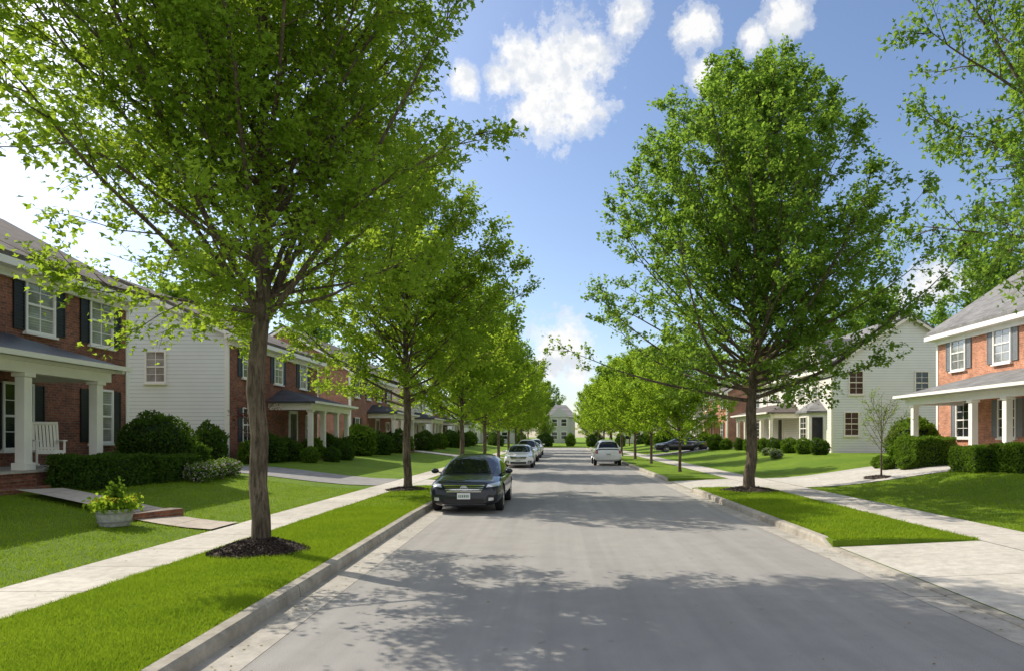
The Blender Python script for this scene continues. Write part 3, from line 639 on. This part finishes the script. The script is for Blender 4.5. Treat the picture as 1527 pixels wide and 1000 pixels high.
def genhouse(label,fx,sg,y0,y1,front,side,roof,sh,ez=6.5,rz=9.3,dp=10,door='door_red',base='brick_dark',trim='white',porchroof='roof_dark',seed=0,swin=True,d=2.0):
    h=House(label,fx,sg,y0,y1,dp,ez,rz,front,side,roof,trim); L=y1-y0; zg=h.zg; n=max(3,int(L/3))
    for i in range(n): h.window('F',y0+L*(i+.5)/n,zg+4.05,.95,1.4,sh,'pane_blind' if (i+seed)%2 else 'pane_dark')
    fz=zg+.35
    h.window('F',y0+L*.5/n,zg+1.0,.95,1.5,sh); h.door(y0+L*.58,fz,door); h.window('F',y0+L*.85,fz+.6,.95,1.4)
    h.porch(y0+L*.36,y1-.3,d,fz,zg+2.95,zg+3.7,list(np.linspace(y0+L*.36+.3,y1-.6,4)),porchroof,base,.22,steps=(y0+L*.5,y0+L*.66))
    if swin:
        for k in(.3,.7):
            x=fx-sg*dp*k; h.window('S',x,zg+4.05,.85,1.35,None,'pane_blind'); h.window('S',x,zg+1.1,.85,1.35,None)
    return h
genhouse('red brick two-storey house with white porch columns',-14.2,1,47,59,'brick_red','brick_red','roof_brown','shutter_black',dp=9)
genhouse('cream siding two-storey house with porch',-14.4,1,64,75,'siding_cream','siding_cream','roof_grey','shutter_black',seed=1)
genhouse('brick two-storey house with grey roof',-14.4,1,79,90,'brick_dark','siding_white','roof_brown','shutter_black')
genhouse('white siding house with dark roof',-14.4,1,93.5,105,'siding_white','siding_white','roof_dark','shutter_blue',seed=1)
h=House('orange brick two-storey house with white porch and grey shutters',18.5,-1,19,33.2,10,6.95,10.3,'brick_orange','brick_orange','roof_grey')
for y in(21.8,25.0,28.3,31.4): h.window('F',y,5.0,1.0,1.5,'shutter_grey','pane_blind')
h.door(24.2,1.25,'door_blue',w=1.0); h.window('F',28.0,1.9,1.0,1.5,'shutter_grey'); h.window('F',31.0,1.9,.95,1.5,'shutter_grey')
h.porch(19.5,31.2,2.6,1.2,3.65,4.6,[20.4,22.6,24.3,26.3,30.6],'roof_grey','brick_orange',.24,steps=(24.6,25.9))
h=House('white siding two-storey house with bay window and porch',18.0,-1,44.7,60.5,10,6.6,9.7,'siding_cream','siding_white','roof_grey','cream')
h.window('S',19.3,2.0,.85,1.45); h.window('S',23.9,4.7,.8,1.4,None,'pane_dark'); h.window('S',19.6,4.7,.85,1.45,None,'pane_dark')
for y in(47.4,50.2,53.4,56.0,58.8): h.window('F',y,4.6,1.0,1.5,None,'pane_blind')
h.porch(50.5,60.2,2.2,1.15,3.6,4.5,[50.8,53,55.3,57.6,59.9],'roof_brown','brick_red',.24,steps=(54,55.5)); h.door(54.8,1.15,'door_dark'); h.window('F',57.5,1.9,1,1.5)
b=MB(); pts=lambda z:[(18.0,45.6,z),(17.1,46.3,z),(17.1,48.1,z),(18.0,48.9,z)]
b.prism(pts(.6),pts(3.5)); b.obj('bay_wall',M['cream'],h.e,world=True)
b=MB(); p2=lambda z,o_:[(18.0-.003,45.6-o_,z),(17.1-o_,46.3-o_,z),(17.1-o_,48.1+o_,z),(18.0-.003,48.9+o_,z)]
b.prism(p2(3.5,.2),p2(3.62,.2)); b.prism(p2(3.622,.2),[(17.99,46.8,4.4),(17.9,46.9,4.4),(17.9,47.6,4.4),(17.99,47.7,4.4)]); b.obj('bay_roof',M['roof_grey'],h.e,world=True)
h.window('F',47.2,1.7,1.1,1.5,None,'pane_dark',n=.9)
b=MB(); A0=Vector((17.92,45.64,0)); A1=Vector((17.2,46.2,0)); nrm=Vector((-.62,-.78,0)); 
q=[A0.lerp(A1,.12)+nrm*.02,A0.lerp(A1,.9)+nrm*.02]; q2=[q[0]+nrm*.02,q[1]+nrm*.02]
b.prism([(q[0].x,q[0].y,1.7),(q[1].x,q[1].y,1.7),(q2[1].x,q2[1].y,1.7),(q2[0].x,q2[0].y,1.7)],[(q[0].x,q[0].y,3.2),(q[1].x,q[1].y,3.2),(q2[1].x,q2[1].y,3.2),(q2[0].x,q2[0].y,3.2)]); b.obj('window',M['pane_dark'],h.e,world=True)
def fgable(h,ya,yb,zb,zt,out,mat):
    fx,s=h.fx,h.s; b=MB(); ym=(ya+yb)/2
    b.prism([(fx+s*out,ya,zb),(fx+s*out,yb,zb),(fx+s*out,ym,zt)],[(fx-s*4.5,ya,zb),(fx-s*4.5,yb,zb),(fx-s*4.5,ym,zt)]); b.obj('dormer_gable',M[mat],h.e,world=True)
    b=MB()
    for y_,sg in((ya,-1),(yb,1)):
        sl=(zt-zb)/(ym-ya); ye=y_+sg*.3; ze=zb-sl*.3
        b.prism([(fx+s*(out+.3),ye,ze+.03),(fx+s*(out+.3),ym,zt+.03),(fx-s*4.5,ym,zt+.03),(fx-s*4.5,ye,ze+.03)],[(fx+s*(out+.3),ye,ze+.15),(fx+s*(out+.3),ym,zt+.15),(fx-s*4.5,ym,zt+.15),(fx-s*4.5,ye,ze+.15)])
    b.obj('dormer_roof',M['roof_grey'],h.e,world=True)
fgable(h,45.4,50.4,6.45,8.6,.06,'siding_cream'); fgable(h,54,59,6.45,8.6,.06,'siding_cream')
genhouse('orange brick two-storey house with cream porch',17.2,-1,69,80,'brick_orange','brick_red','roof_brown','shutter_black',trim='cream',base='brick_red').chimney(22,73,8.5,11.2)
genhouse('cream house with grey roof and white columns',17,-1,84,94,'siding_cream','siding_cream','roof_grey',None,seed=1)
genhouse('red brick house with dark shutters',17,-1,97,106,'brick_red','brick_red','roof_dark','shutter_black')
def endhouse(label,x0,x1,y,wall,roof):
    zg=gz(0,y); e=thing('house',label,'house',((x0+x1)/2,y,zg),0,'houses along the street'); b=MB(); ez=zg+5.0; rz=zg+7.6; hp=min(3,(x1-x0)*.3)
    b.box(x0,x1,y,y+9,zg-.1,ez); b.obj('wall',M[wall],e,world=True); b=MB()
    b.prism([(x0-.4,y-.4,ez+.003),(x1+.4,y-.4,ez+.003),(x1+.4,y+9.4,ez+.003),(x0-.4,y+9.4,ez+.003)],[(x0+hp,y+4.4,rz),(x1-hp,y+4.4,rz),(x1-hp,y+4.6,rz),(x0+hp,y+4.6,rz)]); b.obj('roof',M[roof],e,world=True)
    g0=x0+.6;g1=x0+4.4; b=MB(); b.prism([(g0,y-1,zg),(g1,y-1,zg),(g1,y-.003,zg),(g0,y-.003,zg)],[(g0,y-1,ez),(g1,y-1,ez),(g1,y-.003,ez),(g0,y-.003,ez)]); b.prism([(g0-.2,y-1.2,ez+.004),(g1+.2,y-1.2,ez+.004),((g0+g1)/2,y-1.2,ez+2)],[(g0-.2,y+3,ez+.004),(g1+.2,y+3,ez+.004),((g0+g1)/2,y+3,ez+2)]); b.obj('gable_wing',M[wall],e,world=True)
    off=Vector(e.location)
    for xx in(x0+1.6,x0+3.4,x0+6,x0+9):
        if xx>x1-.8: continue
        for zz in(zg+.8,zg+3.3):
            yy_=y-1 if xx<g1 else y
            b=MB(); b.box(xx-.5,xx+.5,yy_-.03,yy_-.004,zz,zz+1.3); w=b.obj('window',M['pane_dark'],e,world=True)
            b=MB()
            for q in((xx-.6,xx-.5,zz-.1,zz+1.4),(xx+.5,xx+.6,zz-.1,zz+1.4),(xx-.5,xx+.5,zz+1.3,zz+1.4),(xx-.5,xx+.5,zz-.1,zz),(xx-.5,xx+.5,zz+.6,zz+.68)): b.box(q[0],q[1],yy_-.06,yy_-.002,q[2],q[3])
            o=b.obj('frame',M['white'],w); o.data.transform(Matrix.Translation(-off))
endhouse('grey gabled two-storey house facing down the street',-2.0,3.6,133,'siding_grey','roof_grey'); endhouse('grey two-storey house across the end road',-19,-7,131,'siding_grey','roof_brown'); endhouse('cream two-storey house across the end road',12,24,131,'siding_cream','roof_grey')
# ------------------------------------------------------------ rocking chair
rc=thing('rocking_chair','white wooden rocking chair on the brick porch','chair',(-13.0,17.45,1.1),R(50))
b=MB(); 
for i in range(7): b.box(-.27,.27,-.25+i*.072,-.25+i*.072+.064,.42,.45)
b.box(-.28,.28,-.27,-.235,.36,.418); b.obj('seat',M['white'],rc)
b=MB()
for i in range(7): x=-.225+i*.075; b.prism([(x-.028,.25,.45),(x+.028,.25,.45),(x+.028,.27,.45),(x-.028,.27,.45)],[(x-.028,.43,1.12),(x+.028,.43,1.12),(x+.028,.45,1.12),(x-.028,.45,1.12)])
b.rod((-.29,.44,1.14),(.29,.44,1.14),.045,8); b.rod((-.29,.27,.5),(.29,.27,.5),.03)
b.obj('backrest',M['white'],rc)
for sx in(-.29,.29):
    b=MB(); P=[(sx,-.42+.09*i,.02+.35*((i-5)/10)**2) for i in range(11)]
    for p,q in zip(P,P[1:]): b.rod(p,q,.026)
    b.obj('rocker',M['white'],rc)
    b=MB(); b.rod((sx,-.24,.06),(sx,-.24,.68),.028); b.obj('leg',M['white'],rc)
    b=MB(); b.rod((sx,.24,.06),(sx,.45,1.18),.03); b.obj('leg',M['white'],rc)
    b=MB(); b.box(sx-.05,sx+.05,-.3,.32,.68,.71); b.obj('armrest',M['white'],rc)
# ------------------------------------------------------------ barrel planter
px_,py_=-8.25,12.75; pl=thing('flower_planter','grey half barrel planter with yellow flowers on lawn','planter',(px_,py_,gz(px_,py_)))
b=MB(); b.lathe([(0,.005),(.24,.005),(.27,.1),(.295,.2),(.3,.32),(.27,.32),(.26,.27),(0,.27)],28); b.obj('barrel',M['wood_white'],pl,smooth=False)
b=MB(); b.lathe([(.275,.07),(.279,.07),(.287,.10),(.282,.10)],28); b.lathe([(.303,.235),(.307,.235),(.309,.265),(.303,.265)],28); b.obj('barrel_hoop',M['hoop'],pl)
g=np.random.default_rng(3); P=g.normal(size=(1500,3))*[.16,.16,.08]+[0,0,.38]; P[:,2]=np.abs(P[:,2]-.3)+.3
V,Fc=leaves(P,.09,TPL4,g,up=.5); o=bpy.data.objects.new('plant_foliage',mesh_np('plant_foliage',V,Fc,[M['leafC']])); link(o,pl)
P=g.normal(size=(240,3))*[.16,.16,.04]+[0,0,.49]; V,Fc=leaves(P,.055,TPL4,g,up=1); o=bpy.data.objects.new('flowers',mesh_np('flowers',V,Fc,[M['yellow']])); o['kind']='stuff'; link(o,pl)
P=g.normal(size=(260,3))*[.06,.06,.10]+[0,0,.60]; V,Fc=leaves(P,.09,TPL4,g,up=.3); o=bpy.data.objects.new('plant_foliage',mesh_np('plant_foliage',V,Fc,[M['leafE']])); link(o,pl)
# ------------------------------------------------------------ cars
def curve(pts,sm=.06):
    xs=np.linspace(pts[0][0],pts[-1][0],600); y=np.interp(xs,[p[0] for p in pts],[p[1] for p in pts]); st=xs[1]-xs[0]; k=max(1,int(sm/st)); ker=np.hanning(2*k+3); ker/=ker.sum()
    yp=np.concatenate([np.full(k+1,y[0])-(np.arange(k+1)[::-1]+1)*(y[1]-y[0]),y,np.full(k+1,y[-1])+(np.arange(k+1)+1)*(y[-1]-y[-2])]); y2=np.convolve(yp,ker,'valid')
    return lambda s:float(np.interp(s,xs,y2))
SEDAN=dict(L=4.82,hw=[(0,.66),(.03,.75),(.1,.815),(.25,.865),(.5,.90),(.95,.92),(3.9,.92),(4.3,.90),(4.6,.85),(4.76,.78),(4.82,.66)],
 zt=[(0,.60),(.03,.69),(.12,.765),(.35,.825),(.8,.89),(1.25,.94),(2.2,.92),(3.6,.96),(4.2,1.03),(4.6,1.03),(4.76,.98),(4.82,.86)],
 zl=[(0,.25),(.08,.18),(.5,.165),(4.3,.2),(4.7,.26),(4.82,.36)],
 gt=[(1.0,.90),(1.15,.96),(2.0,1.31),(2.35,1.40),(2.85,1.42),(3.35,1.37),(3.7,1.27),(4.25,1.04),(4.35,.98)],gh=[(1.0,.72),(1.4,.83),(2,.86),(3.3,.86),(3.9,.79),(4.35,.70)],
 zb=.87,ws=(1.12,2.06),rw=(3.55,4.17),sw=[(1.5,2.56),(2.63,3.45),(3.5,3.86)],wb=(.96,3.77),wr=.335,
 head=[(.54,.65),(.865,.68),(.86,.765),(.58,.725)],tail=[(.45,.78),(.86,.74),(.86,.91),(.45,.91)])
SUV=dict(L=4.7,hw=[(0,.66),(.03,.75),(.1,.83),(.3,.88),(.6,.91),(1,.925),(4.2,.925),(4.55,.89),(4.66,.84),(4.7,.76)],
 zt=[(0,.70),(.04,.85),(.12,.93),(.4,.99),(.9,1.04),(1.25,1.08),(2.2,1.04),(4.2,1.06),(4.6,1.05),(4.68,1.0),(4.7,.92)],
 zl=[(0,.38),(.1,.30),(.5,.26),(4.3,.28),(4.6,.34),(4.7,.42)],
 gt=[(1.1,1.03),(1.25,1.12),(1.85,1.55),(2.15,1.66),(3.0,1.70),(3.9,1.66),(4.3,1.6),(4.45,1.45),(4.62,1.1)],gh=[(1.1,.72),(1.5,.84),(2,.87),(3.6,.87),(4.3,.83),(4.62,.8)],
 zb=.98,ws=(1.22,1.93),rw=(4.33,4.58),sw=[(1.45,2.5),(2.57,3.4),(3.46,4.2)],wb=(.92,3.66),wr=.36,
 head=[(.5,.76),(.86,.80),(.86,.88),(.52,.87)],tail=[(.66,.80),(.86,.80),(.86,.97),(.68,.97)])
def car(p,paintm,x,y,rot,label,z=0.0,group='cars parked along the kerb'):
    e=thing('parked_car',label,'car',(x,y,z),rot,group); L=p['L']; hw=curve(p['hw'],.04);zt=curve(p['zt'],.08);zl=curve(p['zl'],.05); oy=-L/2
    ss=np.unique(np.concatenate([np.linspace(0,.4,14),np.linspace(.4,L-.4,46),np.linspace(L-.4,L,14)])); nt=44; V=[];Fc=[]
    def sp(v,e_): return math.copysign(abs(v)**e_,v)
    for s_ in ss:
        a,t,l=hw(s_),zt(s_),zl(s_); c=(t+l)/2; hh=(t-l)/2
        for j in range(nt):
            th=2*math.pi*j/nt; cx=sp(math.cos(th),.40); cz=sp(math.sin(th),.56); zz=c+hh*cz
            wx=a*cx*(1-.06*max(0,-cz)**2)*(1-.035*max(0,cz))
            V.append((wx,s_+oy,zz))
    n=len(ss)
    for i in range(n-1):
        for j in range(nt): k=(j+1)%nt; Fc.append((i*nt+j,i*nt+k,(i+1)*nt+k,(i+1)*nt+j))
    Fc.append(tuple(range(nt-1,-1,-1))); Fc.append(tuple((n-1)*nt+j for j in range(nt)))
    me=bpy.data.meshes.new('body'); me.from_pydata(V,[],Fc); bm=bmesh.new(); bm.from_mesh(me); bmesh.ops.recalc_face_normals(bm,faces=bm.faces); bm.to_mesh(me); bm.free(); me.materials.append(paintm)
    body=bpy.data.objects.new('body',me); link(body,e)
    bvh=BVHTree.FromPolygons([Vector(v) for v in V],Fc)
    cb=MB()
    for wy in p['wb']:
        for sx in(-1,1): cb.lathe([(0,sx*.66),(p['wr']+.05,sx*.66),(p['wr']+.05,sx*1.1),(0,sx*1.1)],28,(0,wy+oy,p['wr']-.0),'x')
    cut=cb.obj('cut',M['black_plastic']); bm=bmesh.new(); bm.from_mesh(cut.data); bmesh.ops.remove_doubles(bm,verts=bm.verts,dist=1e-5); bmesh.ops.recalc_face_normals(bm,faces=bm.faces); bm.to_mesh(cut.data); bm.free()
    body.parent=None
    md=body.modifiers.new('b','BOOLEAN'); md.operation='DIFFERENCE'; md.solver='EXACT'; md.object=cut; bpy.context.view_layer.update()
    dg=bpy.context.evaluated_depsgraph_get(); nm=bpy.data.meshes.new_from_object(body.evaluated_get(dg)); body.modifiers.clear()
    if len(nm.polygons)>200: body.data=nm
    bpy.data.objects.remove(cut); body.parent=e
    body.data.polygons.foreach_set('use_smooth',[True]*len(body.data.polygons)); 
    try: body.data.set_sharp_from_angle(angle=R(38))
    except Exception as ex: print(ex)
    gt=curve(p['gt'],.1);gh=curve(p['gh'],.1);zb=p['zb']
    def G(s_,th,off=0):
        h=max(gt(s_)-zb,.01); sn=math.sin(th);cs=math.cos(th); zz=zb+h*abs(sn)**.62; x_=gh(s_)*sp(cs,.42)*(1-.27*(zz-zb)/.55*(.55/.6))
        v=Vector((x_,s_+oy,zz))
        if off:
            e1=.02; a_=G(s_+e1,th)-G(s_-e1,th); b_=G(s_,th+.02)-G(s_,th-.02); nrm=a_.cross(b_).normalized(); 
            if nrm.dot(Vector((x_,(s_-(p['gt'][0][0]+p['gt'][-1][0])/2)*.3,zz-zb)))<0: nrm=-nrm
            v=v+nrm*off
        return v
    def patchG(name,s0,s1,t0,t1,mat,ns=12,nth=14,off=.006,parent=e):
        V=[];Fc=[]
        for i in range(ns+1):
            for j in range(nth+1): V.append(G(s0+(s1-s0)*i/ns,t0+(t1-t0)*j/nth,off))
        for i in range(ns):
            for j in range(nth): a_=i*(nth+1)+j; Fc.append((a_,a_+1,a_+nth+2,a_+nth+1))
        me=bpy.data.meshes.new(name); me.from_pydata(V,[],Fc); me.materials.append(mat); me.polygons.foreach_set('use_smooth',[True]*len(Fc)); o=bpy.data.objects.new(name,me); link(o,parent); return o
    patchG('roof',p['gt'][0][0],p['gt'][-1][0],.001,math.pi-.001,paintm,50,40,0)
    patchG('windshield',p['ws'][0],p['ws'][1],R(47),R(133),M['carglass']); patchG('rear_window',p['rw'][0],p['rw'][1],R(47),R(133),M['carglass'])
    for sd in(0,1):
        for a_,b_ in p['sw']:
            t0,t1=R(9),R(43)
            if sd: t0,t1=math.pi-t0,math.pi-t1
            patchG('side_window',a_,b_,t0,t1,M['carglass'],14,8)
        patchG('window_trim',p['sw'][0][0]-.1,p['sw'][-1][1]+.08,R(6) if not sd else math.pi-R(6),R(8.3) if not sd else math.pi-R(8.3),M['chrome'],20,1,.009)
    def proj(name,cs,face,mat,nu=10,nv=6,off=.006,parent=e):
        V=[];ok=[];Fc=[]
        for i in range(nu+1):
            for j in range(nv+1):
                u,v=i/nu,j/nv; a_=(1-u)*(1-v)*cs[0][0]+u*(1-v)*cs[1][0]+u*v*cs[2][0]+(1-u)*v*cs[3][0]; b_=(1-u)*(1-v)*cs[0][1]+u*(1-v)*cs[1][1]+u*v*cs[2][1]+(1-u)*v*cs[3][1]
                if face=='f': o_,d_=Vector((a_,-9,b_)),Vector((0,1,0))
                elif face=='r': o_,d_=Vector((a_,9,b_)),Vector((0,-1,0))
                else: o_,d_=Vector((face*9,a_+oy,b_)),Vector((-face,0,0))
                loc,nr,_,_=bvh.ray_cast(o_,d_)
                ok.append(loc is not None)
                if loc is None: loc=o_; nr=-d_
                if nr.dot(d_)>0: nr=-nr
                V.append(loc+nr*off)
        for i in range(nu):
            for j in range(nv):
                q=(i*(nv+1)+j,(i+1)*(nv+1)+j,(i+1)*(nv+1)+j+1,i*(nv+1)+j+1)
                if all(ok[k] for k in q): Fc.append(q)
        used=sorted({k for f in Fc for k in f}); mp={k:i for i,k in enumerate(used)}
        me=bpy.data.meshes.new(name); me.from_pydata([V[k] for k in used],[],[tuple(mp[k] for k in f) for f in Fc]); me.materials.append(mat); me.polygons.foreach_set('use_smooth',[True]*len(Fc)); o=bpy.data.objects.new(name,me); link(o,parent); return o
    mir=lambda c:[(-a_,b_) for a_,b_ in c]
    hd=p['head']; hz=hd[0][1]-.02
    for fn in(lambda c:c,mir):
        proj('headlight',fn(hd),'f',M['lens'],12,5,.008)
        proj('tail_light',fn(p['tail']),'r',M['tail'],10,5,.008)
        proj('fog_light',fn([(.60,hz-.30),(.72,hz-.29),(.72,hz-.22),(.61,hz-.22)]),'f',M['lens'],4,3,.012)
        proj('bumper_intake',fn([(.54,hz-.34),(.80,hz-.33),(.79,hz-.18),(.58,hz-.18)]),'f',M['black_plastic'],6,4,.006)
    gr=proj('grille',[(-.42,hz-.10),(.42,hz-.10),(.52,hz+.08),(-.52,hz+.08)],'f',M['black_plastic'],14,6,.007)
    for k in range(4):
        z0=hz-.09+k*.046; proj('grille_bar',[(-.42-k*.025,z0),(.42+k*.025,z0),(.43+k*.025,z0+.024),(-.43-k*.025,z0+.024)],'f',M['chrome'],14,1,.018)
    proj('lower_grille',[(-.46,hz-.37),(.46,hz-.37),(.50,hz-.25),(-.50,hz-.25)],'f',M['black_plastic'],12,4,.006)
    proj('bumper_trim',[(-.52,hz-.40),(.52,hz-.40),(.54,hz-.385),(-.54,hz-.385)],'f',M['chrome'],12,1,.012)
    b=MB(); yf=bvh.ray_cast(Vector((0,-9,hz+.02)),Vector((0,1,0)))[0].y-.025
    for k in range(20):
        a0,a1=2*math.pi*k/20,2*math.pi*(k+1)/20; b.rod((.085*math.cos(a0),yf,hz+.0+.058*math.sin(a0)),(.085*math.cos(a1),yf,hz+.0+.058*math.sin(a1)),.008)
        b.rod((.034*math.cos(a0),yf,hz+.052*math.sin(a0)),(.034*math.cos(a1),yf,hz+.052*math.sin(a1)),.006)
    b.rod((-.068,yf,hz+.022),(.068,yf,hz+.022),.007); b.obj('emblem',M['chrome'],e,smooth=True)
    for fc,sg in(('f',-1),('r',1)):
        zc=hz-.185 if fc=='f' else (.86 if p is SEDAN else .75)
        yy_=bvh.ray_cast(Vector((0,sg*9,zc)),Vector((0,-sg,0)))[0].y+sg*.03
        b=MB(); b.box(-.16,.16,yy_-.008,yy_+.008,zc-.075,zc+.075,0)
        for k in range(6): b.box(-.125+k*.044,-.1+k*.044,yy_-.01,yy_+.01,zc-.035,zc+.03,1)
        b.obj('licence_plate',[M['plate'],M['plate_ink']],e)
    for sd in(-1,1):
        for q in((1.42,.30,p['zb']-.02),(2.60,.30,p['zb']-.02),(3.5,.55,p['zb']-.02)):
            proj('door_seam',[(q[0],q[1]),(q[0]+.012,q[1]),(q[0]+.012,q[2]),(q[0],q[2])],sd,M['black_plastic'],1,8,.003)
        for q in(2.38,3.3): proj('door_handle',[(q,p['zb']-.13),(q+.18,p['zb']-.12),(q+.18,p['zb']-.095),(q,p['zb']-.105)],sd,M['chrome'],4,1,.02)
        proj('sill_trim',[(1.4,.235),(3.3,.235),(3.3,.275),(1.4,.275)],sd,M['black_plastic'],8,1,.006)
        b=MB(); my=p['ws'][0]+.48+oy; mz=p['zb']+.08
        b.lathe([(0.001,-.055),(.045,-.045),(.066,-.01),(.07,.02),(.06,.035),(0.001,.036)],14,(0,0,0),'y'); 
        b.v=[(v[0]*1.5+sd*.99,v[1]*1.1+my,v[2]+mz+.03) for v in b.v]; b.rod((sd*.80,my+.01,mz-.03),(sd*.93,my+.01,mz+.01),.018)
        b.obj('side_mirror',paintm,e,smooth=True)
    for sd in(-1,1):
        b=MB(); a_=G(p['ws'][0]+.03,R(90)-sd*.02,.014); c_=G(p['ws'][0]+.1,R(90)-sd*.5,.014); b.rod(a_,c_,.006); b.obj('wiper',M['black_plastic'],e)
    wr=p['wr']
    for wy in p['wb']:
        for sd in(-1,1):
            w=bpy.data.objects.new('wheel',None); w.location=(sd*.80,wy+oy,wr); link(w,e)
            b=MB(); b.lathe([(wr-.11,-.1),(wr-.03,-.1),(wr-.005,-.085),(wr,-.05),(wr,.05),(wr-.005,.085),(wr-.03,.1),(wr-.11,.1)],36,axis='x'); b.obj('tyre',M['rubber'],w,smooth=True)
            b=MB(); o_=sd*.085; b.lathe([(wr-.108,-.1),(wr-.108,.1)],36,axis='x'); b.lathe([(wr-.125,o_),(wr-.105,o_+sd*.012),(wr-.1,o_)],36,axis='x')
            for k in range(10):
                a_=2*math.pi*k/10; b.rod((o_-sd*.01,.03*math.cos(a_),.03*math.sin(a_)),(o_-sd*.0,(wr-.11)*math.cos(a_),(wr-.11)*math.sin(a_)),.02,5,r2=.014)
            b.lathe([(0.001,o_+sd*.015),(.05,o_+sd*.01),(.06,o_-sd*.02)],16,axis='x'); b.obj('rim',M['rim'],w,smooth=False)
            b=MB(); b.lathe([(0.001,sd*.02),(wr-.13,sd*.02)],24,axis='x'); b.obj('brake_disc',M['steel_dark'],w)
    return e
car(SEDAN,P_dark,-2.27,16.7+2.41,0,'dark charcoal sedan parked at the kerb facing the viewer')
car(SEDAN,P_white,-2.3,43.4,0,'white sedan parked at the kerb')
car(SUV,P_white,-2.3,53.5,0,'white car parked at the kerb behind a white sedan')
car(SEDAN,P_silver,-2.3,62,0,'grey sedan parked at the kerb in a row'); car(SUV,P_white,-2.3,71,0,'white car parked at the kerb in a row'); 
car(SUV,P_white,3.35,46.4,math.pi,'white sport utility vehicle parked at the kerb seen from behind')
car(SEDAN,P_black,11.6,64,R(-90),'black car parked on a driveway between the lawns',z=gz(11.6,64)+.03,group='cars on driveways')
# ------------------------------------------------------------ world, sun, camera
D=Vector((-.843,.537,0)).normalized(); el=R(42); D=Vector((D.x*math.cos(el),D.y*math.cos(el),math.sin(el)))
w=bpy.data.worlds.new('World'); scene.world=w; w.use_nodes=True; t=w.node_tree; t.nodes.clear()
class W(N):
    def __init__(s): s.t=t; s.out=t.nodes.new('ShaderNodeOutputWorld')
a=W()
sky=a.n('TexSky',sky_type='NISHITA',sun_disc=False,sun_elevation=el,sun_rotation=math.atan2(D.x,D.y)%(2*math.pi)); sky.air_density=1.0; sky.dust_density=.8; sky.ozone_density=2.0
dirv=a.n('TexCoord').outputs['Generated']
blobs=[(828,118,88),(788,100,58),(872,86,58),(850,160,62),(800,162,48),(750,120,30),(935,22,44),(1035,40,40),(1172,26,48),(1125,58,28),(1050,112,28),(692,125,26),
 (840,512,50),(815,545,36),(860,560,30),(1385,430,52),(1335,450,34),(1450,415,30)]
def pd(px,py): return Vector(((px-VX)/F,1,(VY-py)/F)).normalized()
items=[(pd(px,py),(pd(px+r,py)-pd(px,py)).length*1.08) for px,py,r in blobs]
for dx,dy,dz,r in((.8,-.2,.5,.5),(.9,.25,.35,.35),(.5,-.8,.5,.5),(-.3,-.9,.45,.45),(.2,-.2,1,.4),(.95,-.5,.25,.4),(-.8,-.6,.5,.35),(.1,-1,.2,.4)): items.append((Vector((dx,dy,dz)).normalized(),r))  # unseen bright clouds out of frame, added to lift fill on shaded house fronts
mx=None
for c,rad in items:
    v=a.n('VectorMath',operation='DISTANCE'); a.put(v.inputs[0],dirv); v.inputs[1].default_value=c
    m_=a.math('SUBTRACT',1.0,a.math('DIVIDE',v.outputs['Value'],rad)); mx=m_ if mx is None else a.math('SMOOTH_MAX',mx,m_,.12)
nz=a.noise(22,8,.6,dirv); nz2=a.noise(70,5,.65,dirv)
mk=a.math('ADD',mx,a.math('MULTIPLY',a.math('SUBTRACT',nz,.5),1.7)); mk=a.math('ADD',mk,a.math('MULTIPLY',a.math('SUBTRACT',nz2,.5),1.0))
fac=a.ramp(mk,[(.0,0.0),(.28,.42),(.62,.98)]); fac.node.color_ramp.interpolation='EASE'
shn=a.n('Mapping'); a.put(shn.inputs[0],dirv); shn.inputs['Location'].default_value=(.010,0,-.018)
nz3=a.noise(22,6,.6,shn.outputs[0])
shade=a.ramp(a.math('ADD',a.math('MULTIPLY',a.math('SUBTRACT',nz3,nz),2.2),.5),[(.2,(.78,.82,.88)),(.5,(1.0,1.0,.99))])
skc=a.mix(1.0,sky.outputs[0],(1.12,1.10,1.14),'MULTIPLY')
dt=a.n('VectorMath',operation='DOT_PRODUCT'); a.put(dt.inputs[0],dirv); dt.inputs[1].default_value=D
glow=a.math('MULTIPLY',a.math('POWER',a.math('MAXIMUM',dt.outputs['Value'],0.0),13.0),2.2)
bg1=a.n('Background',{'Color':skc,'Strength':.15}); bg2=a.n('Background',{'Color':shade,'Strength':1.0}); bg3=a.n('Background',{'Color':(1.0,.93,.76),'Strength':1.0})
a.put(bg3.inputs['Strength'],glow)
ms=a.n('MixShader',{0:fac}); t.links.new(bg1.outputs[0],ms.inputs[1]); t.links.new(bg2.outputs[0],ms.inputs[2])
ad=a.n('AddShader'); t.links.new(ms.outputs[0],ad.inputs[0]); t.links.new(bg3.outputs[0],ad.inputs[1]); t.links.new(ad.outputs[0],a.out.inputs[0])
sl=bpy.data.lights.new('Sun','SUN'); sl.energy=5.0; sl.angle=R(.4); sl.color=(1,.92,.78); so=bpy.data.objects.new('Sun',sl); COL.objects.link(so); so.rotation_euler=D.to_track_quat('Z','Y').to_euler()
cam=bpy.data.cameras.new('Camera'); co=bpy.data.objects.new('Camera',cam); COL.objects.link(co); co.location=(0,0,CH); co.rotation_euler=(R(90),0,0)
cam.sensor_width=36; cam.lens=36*F/1527; cam.shift_x=-(VX-763.5)/1527; cam.shift_y=(VY-500)/1527; cam.clip_end=3000; cam.clip_start=.05
scene.camera=co
scene.view_settings.view_transform='Standard'; scene.view_settings.look='None'; scene.view_settings.exposure=0
